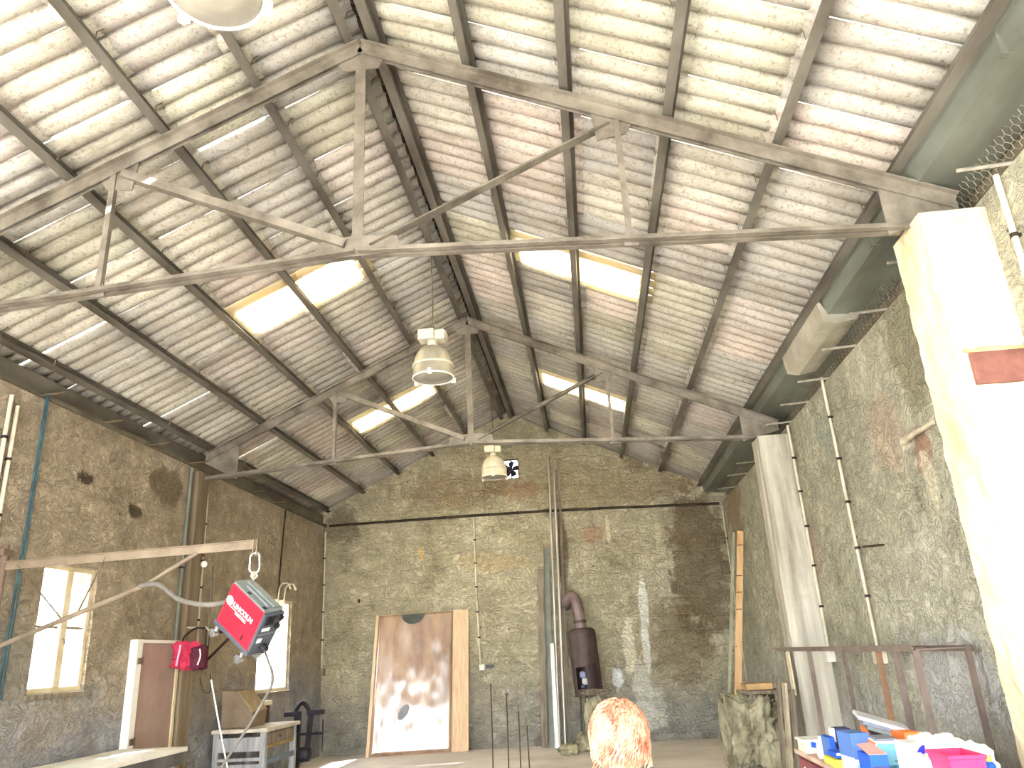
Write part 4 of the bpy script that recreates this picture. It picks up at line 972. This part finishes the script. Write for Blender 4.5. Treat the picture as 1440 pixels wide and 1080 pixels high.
def carton(name, px0, px1, ytop, Y, depth, mat, label, cat='box', base=None, lid=None, front=None, left=None, rot=0., flaps=False, bevel=.004):
    x0, x1, z0, z1 = pbox(px0, px1, ytop, Y, depth, base)
    t = thing(name, ((x0+x1)/2, Y+depth/2, z0), label, cat, 'boxes piled on the right bench')
    w, h, d = (x1-x0)/2, z1-z0, depth/2
    MB().box((-w, -d, 0), (w, d, h)).build('box_body', mat, t, bevel=bevel, local=True)
    if lid: MB().box((-w-.003, -d-.003, h*.72), (w+.003, d+.003, h+.004)).build('box_lid', lid, t, bevel=bevel, local=True)
    if front:
        for i, (a0, a1, b0, b1, m) in enumerate(front): MB().box((-w+2*w*a0, -d-.004, h*b0), (-w+2*w*a1, -d, h*b1)).build('front_print', m, t, local=True)
    if left: MB().box((-w-.004, -d*.96, h*.03), (-w, d*.96, h*.97)).build('side_print', left, t, local=True)
    if flaps:
        MB().poly_prism([(-w, -d, h), (-w, d, h), (-w-.06, d, h+.05), (-w-.06, -d, h+.05)], (.003, 0, .003)).poly_prism([(-w, d, h), (w, d, h), (w, d+.05, h+.07), (-w, d+.05, h+.07)], (0, .003, .003)).build('box_flap', mat, t, local=True)
    t.rotation_euler.z = rot
    return t, w, h, d
BLUE = flat('print_blue', (36, 92, 216)); SKY = flat('pale_sky_blue', (132, 200, 224)); NAVY = flat('navy_plastic', (64, 66, 110)); STEELB = flat('dusty_blue', (86, 122, 186))
ORANGE = flat('print_orange', (244, 130, 62)); YEL = flat('print_yellow', (246, 226, 90)); WHT = flat('carton_white', (244, 242, 238)); PINK = flat('crate_pink', (232, 62, 116)); REDP = flat('print_red', (224, 74, 96))
CREAMP = flat('cream_plastic', (240, 226, 200)); ULTRA = flat('ultramarine_print', (44, 48, 220)); PALEPINK = flat('pale_pink_plastic', (236, 200, 204)); GREYC = flat('grey_case', (128, 130, 142)); GREYP = flat('light_grey_case', (206, 206, 212))
# cream tub with a blue tool
t, w, h, d = carton('plastic_tub', 1131, 1160, 1041, 6.22, .22, CREAMP, 'cream plastic tub holding a blue tool at the far end of the bench', 'tub')
MB().poly_prism([(-.03, -d-.004, h*.45), (.05, -d-.004, h*.35), (.0, -d-.004, h*.8), (-.03, -d-.004, h*1.05)], (0, .01, 0)).build('blue_tool', BLUE, t, local=True)
MB().box((-w-.012, -d-.012, h-.012), (w+.012, d+.012, h+.002)).build('tub_rim', WHT, t, local=True)
c = onY(1157, 1040, 5.95)
bt = thing('spray_bottle', (c.x, 5.97, BZ), 'pale pink round container right of the cream tub', 'bottle', 'boxes piled on the right bench')
MB().lathe([(0, BZ), (.045, BZ), (.05, BZ+.03), (.045, c.z-.03), (.03, c.z-.01), (0, c.z-.01)], (c.x, 5.97, 0), 20).build('container_body', PALEPINK, bt, smooth=True)
MB().lathe([(0, c.z-.012), (.024, c.z-.012), (.024, c.z+.02), (0, c.z+.02)], (c.x, 5.97, 0), 16).build('container_cap', WHT, bt)
carton('carton', 1174, 1197, 1069, 5.50, .26, YEL, 'flat yellow box at the left edge of the bench under the blue binder', front=[(.0, 1., .45, .9, YEL)])
yz = max(onY(1174, 1069, 5.50).z, onY(1197, 1069, 5.5).z)
t, w, h, d = carton('carton', 1175, 1196, 1059, 5.52, .18, BLUE, 'low bright blue box lying on the yellow box', base=yz+.006, front=[(.05, .95, .55, .98, WHT)])
t, w, h, d = carton('binder', 1165, 1173, 1037, 5.72, .18, BLUE, 'blue cardboard file standing upright left of the navy case', 'file', left=STEELB, bevel=.002)
t, w, h, d = carton('tool_case', 1175, 1197, 1025, 5.95, .16, NAVY, 'dark navy upright case behind the blue boxes', 'case', front=[(.1, .9, .45, .95, NAVY), (.55, .9, .15, .3, PALEPINK)], rot=-.08)
MB().box((-w-.02, -d-.002, h*.55), (-w-.001, d*.5, h*1.02)).build('white_side_flap', WHT, t, local=True)
t, w, h, d = carton('carton', 1193, 1219, 1033, 5.1, .20, WHT, 'white carton with a dusty blue lid in the middle of the bench', lid=None, front=[(0, 1, .42, .99, STEELB), (.1, .45, .1, .3, SKY)], rot=.1)
MB().box((-w-.004, -d-.006, h*.45), (w+.004, d+.004, h+.006)).build('box_lid', STEELB, t, bevel=.004, local=True)
t, w, h, d = carton('carton', 1235, 1268, 1043, 4.9, .24, WHT, 'white carton with a pale sky blue front and orange side', left=ORANGE, front=[(.04, .96, .12, .95, SKY), (.02, .98, .12, .42, flat('mid_blue_print', (60, 136, 206))), (.66, .9, .50, .535, DARKGREY), (.1, .9, .13, .18, WHT)], rot=-.12)
MB().box((-w+.01, -d+.01, h), (w-.01, d-.01, h+.012)).build('dark_top_sleeve', GREYC, t, local=True)
carton('carton', 1217, 1236, 1031, 5.6, .16, REDP, 'small red box behind the dusty blue carton')
rz = onY(1226, 1031, 5.6).z
carton('carton', 1215, 1225, 1022, 5.64, .08, ORANGE, 'tiny orange packet lying on the small red box', base=rz+.002)
# fanned flat cases
for i in range(4):
    p = onY(1232+6*i, 1015+7*i, 5.42)
    nm = ('topmost pale grey', 'second light grey', 'third mid grey', 'lowest dark grey')[i]
    o = MB().box((-.15, -.11, -.011), (.15, .11, .011)).build('flat_case', (GREYP, GREYC, MIDGREY, BLACKIRON)[i], bevel=.004)
    o.location = (p.x+.03, p.y, p.z); o.rotation_euler = (.1, .32, -.12)
    tag(o, '%s of the tilted flat cases heaped behind the cartons' % nm, 'case', 'tilted flat cases on the right bench')
cb2, w, h, d = carton('carton', 1228, 1262, 1043, 5.3, .20, GREYC, 'dark grey box under the tilted flat cases', front=[(.05, .95, .5, .95, DARKGREY)])
carton('carton', 1268, 1292, 1030, 5.15, .2, ORANGE, 'bright orange carton right of the tilted flat cases', front=[(.0, .45, .0, .7, REDP)], rot=.1)
t, w, h, d = carton('carton', 1277, 1299, 1046, 4.4, .20, WHT, 'white carton with a rounded ultramarine print and blue bits below', front=[(.0, 1., .0, .12, BLUE)])
qa = [(w, -d-.004, h*.25)]+[(w-2*w*.95*math.sin(k*PI/2/10), -d-.004, h*.25+h*.72*math.cos(k*PI/2/10)) for k in range(11)]
MB().poly_prism(qa, (0, .006, 0)).build('quarter_round_print', ULTRA, t, local=True)
t, w, h, d = carton('open_carton', 1222, 1248, 1062, 4.6, .2, BLUE, 'open carton with a pinkish flap at the front of the bench', front=[(.1, .9, .2, .7, NAVY)], flaps=False)
MB().poly_prism([(-w, -d, h), (w, -d, h), (w*.8, d, h+.035), (-w*.9, d, h+.03)], (0, .003, .003)).build('pink_flap', flat('pink_card', (228, 170, 164)), t, local=True)
for i, (px, py, Y, s, lab, sd) in enumerate(((1312, 1032, 5.05, (.24, .26, .30), 'big crumpled white sack behind the pink crate', 1.), (1303, 1062, 4.3, (.16, .18, .14), 'crumpled white packet left of the pink crate', 3.), (1356, 1046, 4.62, (.22, .24, .2), 'pale bluish sack against the whitewashed pillar foot', 5.))):
    p = onY(px, py, Y); hgt = max(.1, p.z-BZ)
    tag(MB().blobby((p.x, Y, BZ), (s[0], s[1], hgt), 4, .22, 2.4, .6, sd).build('white_sack', (WHT, WHT, flat('bluish_white', (214, 238, 240)))[i], origin='base', smooth=False), lab, 'sack')
cr = thing('plastic_crate', (0, 0, 0), 'bright pink plastic crate at the right end of the bench', 'crate')
a, b = onY(1334, 1064, 4.0), onY(1384, 1062, 4.0); x0, x1, z1 = a.x, b.x, (a.z+b.z)/2
cr.location = ((x0+x1)/2, 4.12, BZ); WL[cr.name] = Vector((0, 0, 0)); w = (x1-x0)/2; h = z1-BZ
m = MB()
for lo, hi in (((-w, -.12, 0), (w, .12, .006)), ((-w, -.12, 0), (w, -.112, h)), ((-w, .112, 0), (w, .12, h)), ((-w, -.112, 0), (-w+.008, .112, h)), ((w-.008, -.112, 0), (w, .112, h))): m.box(lo, hi)
m.build('crate_body', PINK, cr, local=True)
m = MB()
for lo, hi in (((-w-.008, -.13, h-.014), (w+.008, -.11, h+.004)), ((-w-.008, .11, h-.014), (w+.008, .13, h+.004)), ((-w-.008, -.11, h-.014), (-w+.01, .11, h+.004)), ((w-.01, -.11, h-.014), (w+.008, .11, h+.004))): m.box(lo, hi)
m.build('crate_rim', PINK, cr, local=True, bevel=.003)
p = onY(1397, 1068, 4.05)
bt = thing('small_bottle', (p.x, 4.1, BZ), 'small bright blue bottle right of the pink crate', 'bottle')
MB().lathe([(0, BZ), (.025, BZ), (.027, BZ+.01), (.025, p.z-.03), (.012, p.z-.012), (0, p.z-.012)], (p.x, 4.1, 0), 18).build('bottle_body', BLUE, bt, smooth=True)
MB().lathe([(0, p.z-.014), (.014, p.z-.014), (.014, p.z+.01), (0, p.z+.01)], (p.x, 4.1, 0), 14).build('bottle_cap', flat('lime_cap', (190, 220, 90)), bt)

# ================================================================== PERSON (back of the head at the bottom of the frame)
PX, PY = .055, 2.80
def skin_person():
    v, e, r = [], [], []
    def add(p, rad, par=None):
        v.append(Vector((PX+p[0], PY+p[1], p[2]))); r.append(rad)
        if par is not None: e.append((par, len(v)-1))
        return len(v)-1
    pel = add((0, 0, .80), (.125, .095))
    wst = add((0, .0, .94), (.108, .08), pel); che = add((0, .0, 1.08), (.125, .09), wst); shc = add((0, -.005, 1.19), (.085, .065), che)
    nk = add((0, .0, 1.245), (.043, .045), shc); nk2 = add((0, .012, 1.285), (.041, .044), nk); jaw = add((0, .03, 1.315), (.058, .066), nk2)
    hd = add((0, .02, 1.375), (.072, .088), jaw); hd2 = add((0, .012, 1.42), (.062, .078), hd); add((0, .01, 1.445), (.036, .045), hd2)
    for s in (-1, 1):
        sh = add((s*.135, -.005, 1.175), (.05, .05), shc); el = add((s*.185, -.02, .93), (.036, .036), sh); wr = add((s*.205, .03, .735), (.024, .02), el)
        pa = add((s*.207, .04, .69), (.036, .017), wr)
        kn = add((s*.207, .05, .645), (.037, .015), pa)
        for k, (dy, ln, cu) in enumerate(((-.03, .062, .01), (-.011, .075, .012), (.009, .07, .014), (.028, .052, .018))):
            b = add((s*.207, .05+dy*1.0, .635), (.009, .009), kn)
            m1 = add((s*.203, .052+dy*1.05, .635-ln*.5), (.0085, .0085), b); add((s*(.203-cu), .056+dy*1.05, .635-ln), (.0075, .0075), m1)
        t0 = add((s*.195, .075, .675), (.011, .011), pa); t1 = add((s*.187, .092, .648), (.0095, .0095), t0); add((s*.182, .096, .622), (.008, .008), t1)
        hp = add((s*.075, 0, .72), (.082, .085), pel); kn2 = add((s*.085, .01, .42), (.052, .055), hp); cal = add((s*.088, -.012, .30), (.047, .05), kn2); an = add((s*.09, -.01, .075), (.032, .034), cal)
        he = add((s*.092, -.02, .035), (.035, .035), an); add((s*.10, .11, .028), (.035, .026), he)
    return v, e, r
v, e, r = skin_person()
me = bpy.data.meshes.new('person'); me.from_pydata([tuple(p) for p in v], e, [])
po = bpy.data.objects.new('person', me); COL.objects.link(po)
sk = po.modifiers.new('skin', 'SKIN'); sk.use_smooth_shade = True
for i, q in enumerate(me.skin_vertices[0].data): q.radius = r[i]; q.use_root = (i == 0)
ss = po.modifiers.new('sub', 'SUBSURF'); ss.levels = 2; ss.render_levels = 2
dg = bpy.context.evaluated_depsgraph_get(); me2 = bpy.data.meshes.new_from_object(po.evaluated_get(dg))
bpy.data.objects.remove(po); bpy.data.meshes.remove(me)
HC = Vector((PX, PY+.02, 1.375))
for q in me2.vertices:
    d = q.co-HC
    if q.co.z > 1.29 and d.y > .04:                       # face: brow, eye sockets, nose, lips, chin
        g = lambda x, z, sx, sz: math.exp(-((d.x-x)/sx)**2-((d.z-z)/sz)**2)
        q.co.y += .020*g(0, -.022, .010, .018) + .010*g(0, -.005, .007, .02) + .006*g(0, -.052, .02, .006) + .007*g(0, -.078, .018, .012) + .005*g(0, .022, .045, .008) - .008*(g(.028, .003, .014, .009)+g(-.028, .003, .014, .009))
SKINM = simple('warm_skin', (226, 174, 150), (212, 156, 132), 8., .55, 0, .03)
me2.name = 'person'; me2.materials.clear(); me2.materials.append(SKINM)
for p in me2.polygons: p.use_smooth = True
person = bpy.data.objects.new('person', me2); COL.objects.link(person); WL[person.name] = Vector((0, 0, 0))
org = Vector((PX, PY, 0)); me2.transform(Matrix.Translation(-org)); person.location = org; WL[person.name] = org
tag(person, 'person with curly light reddish hair seen from behind, head at the bottom edge', 'person')
def garment(name, mat, test, grow):
    bm = bmesh.new(); bm.from_mesh(me2)
    bm.normal_update()
    kill = [f for f in bm.faces if not test(f.calc_center_median())]
    bmesh.ops.delete(bm, geom=kill, context='FACES')
    for q in bm.verts: q.co += q.normal*grow
    m = bpy.data.meshes.new(name); bm.to_mesh(m); bm.free(); m.materials.append(mat)
    for p in m.polygons: p.use_smooth = True
    o = bpy.data.objects.new(name, m); COL.objects.link(o); o.parent = person; WL[o.name] = org
    s = o.modifiers.new('cloth', 'SOLIDIFY'); s.thickness = .004; s.offset = 1
    return o
garment('shirt', simple('white_shirt', (240, 236, 232), (224, 220, 216), 5., .85), lambda c: (.74 < c.z < 1.235 and abs(c.x) < .16) or (1.0 < c.z < 1.235), .010)
garment('trousers', simple('blue_trousers', (66, 82, 116), (52, 66, 96), 5., .85), lambda c: .09 < c.z < .80 and abs(c.x) < .155, .007)
garment('shoe', simple('dark_shoes', (54, 48, 46), (40, 36, 34), 5., .6), lambda c: c.z < .085 and c.x < 0, .008)
garment('shoe', bpy.data.materials['dark_shoes'], lambda c: c.z < .085 and c.x > 0, .008)
for s in (-1, 1):
    MB().lathe([(0, -.011), (.008, -.008), (.011, 0), (.008, .008), (0, .011)], (PX+s*.028, PY+.094, 1.378), 14).build('eye', WHITEPAINT, person, smooth=True)
    MB().blobby((PX+s*.078, PY+.005, 1.345), (.018, .035, .058), 3, .05, 2, .2, 1, flat=False).build('ear', SKINM, person, smooth=True)
# curly hair: a lumpy cap with many loose locks
HAIRM = simple('light_reddish_hair', (216, 160, 130), (146, 70, 48), 24., .45, 0, .25, 60, .4, (1, 1, .6), (.34, .60))
hm = MB()
rs = bmesh.ops.create_icosphere(hm.bm, subdivisions=5, radius=1.)
for q in rs['verts']:
    d = q.co.normalized()
    rad = Vector((.088, .098, .100))
    k = 1 + .05*mn.fractal(d*3.2, .8, 2., 4) + .035*abs(mn.noise(d*9))
    p = Vector((d.x*rad.x*k, d.y*rad.y*k, d.z*rad.z*k))*1.02
    if p.z < -.02: p.z = -.02 + (p.z+.02)*1.35; p.x *= 1.02
    if p.y > .045 and p.z < .05: p.y = .045 + (p.y-.045)*.12
    q.co = HC + Vector((0, -.012, .012)) + p
rnd = random.Random(5)
for i in range(900):
    a = rnd.uniform(PI*.92, PI*2.08); zt = rnd.uniform(-.12, .97)
    el = math.asin(max(-1, min(1, zt)))
    d = Vector((math.cos(a)*math.cos(el), math.sin(a)*math.cos(el), math.sin(el)))
    p = HC + Vector((0, -.012, .012)) + Vector((d.x*.088, d.y*.098, d.z*.100))
    pts = []; tw = rnd.uniform(0, 6.28); cr_ = rnd.uniform(.004, .009); L = rnd.uniform(.04, .10)
    tdir = Vector((rnd.uniform(-.35, .35), rnd.uniform(-.2, .2), -1))
    if d.z > .55: tdir = Vector((d.x+rnd.uniform(-.5, .5), d.y-.3+rnd.uniform(-.5, .5), -.5))
    tdir = (tdir - d*tdir.dot(d)).normalized()
    for k in range(9):
        f = k/8
        c = p + d*.002 + tdir*L*f
        rel = c-HC-Vector((0, -.012, .012))
        q = Vector((rel.x/.092, rel.y/.102, rel.z/.104)); 
        
        if rel.z > -.02: rel = rel/q.length
        else:
            h2 = math.hypot(q.x, q.y); rel = Vector((rel.x/h2*.99, rel.y/h2*.99, rel.z))
        c = HC+Vector((0, -.012, .012))+rel
        side = tdir.cross(d).normalized()
        pts.append(c + side*cr_*math.sin(tw+f*9) + d*cr_*math.cos(tw+f*9))
    hm.tube(pts, [.0042*(1-.55*k/8) for k in range(9)], 5)
hm.build('hair', HAIRM, person, smooth=True)

# ================================================================== LIGHT
w = bpy.data.worlds.new('world'); bpy.context.scene.world = w; w.use_nodes = True
nt = w.node_tree; bgn = nt.nodes['Background']
tcw = nt.nodes.new('ShaderNodeTexCoord'); nzw = nt.nodes.new('ShaderNodeTexNoise'); nzw.inputs['Scale'].default_value = 2.2; nzw.inputs['Detail'].default_value = 5
nt.links.new(tcw.outputs['Generated'], nzw.inputs['Vector'])
rw = nt.nodes.new('ShaderNodeValToRGB'); rw.color_ramp.elements[0].position = .4; rw.color_ramp.elements[1].position = .6
rw.color_ramp.elements[0].color = (.82, .92, 1.0, 1); rw.color_ramp.elements[1].color = (.95, .985, 1.0, 1)
nt.links.new(nzw.outputs[0], rw.inputs[0]); nt.links.new(rw.outputs[0], bgn.inputs['Color'])
bgn.inputs['Strength'].default_value = 7.6
sl = bpy.data.lights.new('sun', 'SUN'); sl.energy = 12; sl.angle = .02; sl.color = (.97, .985, 1.0)
so = bpy.data.objects.new('sun', sl); COL.objects.link(so)
sd = Vector((.42, .44, -.90)).normalized()       # travels to +x, +y, down: through the side doorway onto the floor
so.rotation_euler = sd.to_track_quat('-Z', 'Y').to_euler(); so.location = (-20, -10, 25)

sc = bpy.context.scene
sc.view_settings.view_transform = 'Standard'; sc.view_settings.look = 'None'; sc.view_settings.gamma = 1; sc.view_settings.use_curve_mapping = False
sc.view_settings.exposure = 1.5
sc.cycles.max_bounces = 9; sc.cycles.diffuse_bounces = 5; sc.cycles.transparent_max_bounces = 12
sc.cycles.sample_clamp_indirect = 8
sc.cycles.use_adaptive_sampling = True; sc.cycles.adaptive_threshold = .02
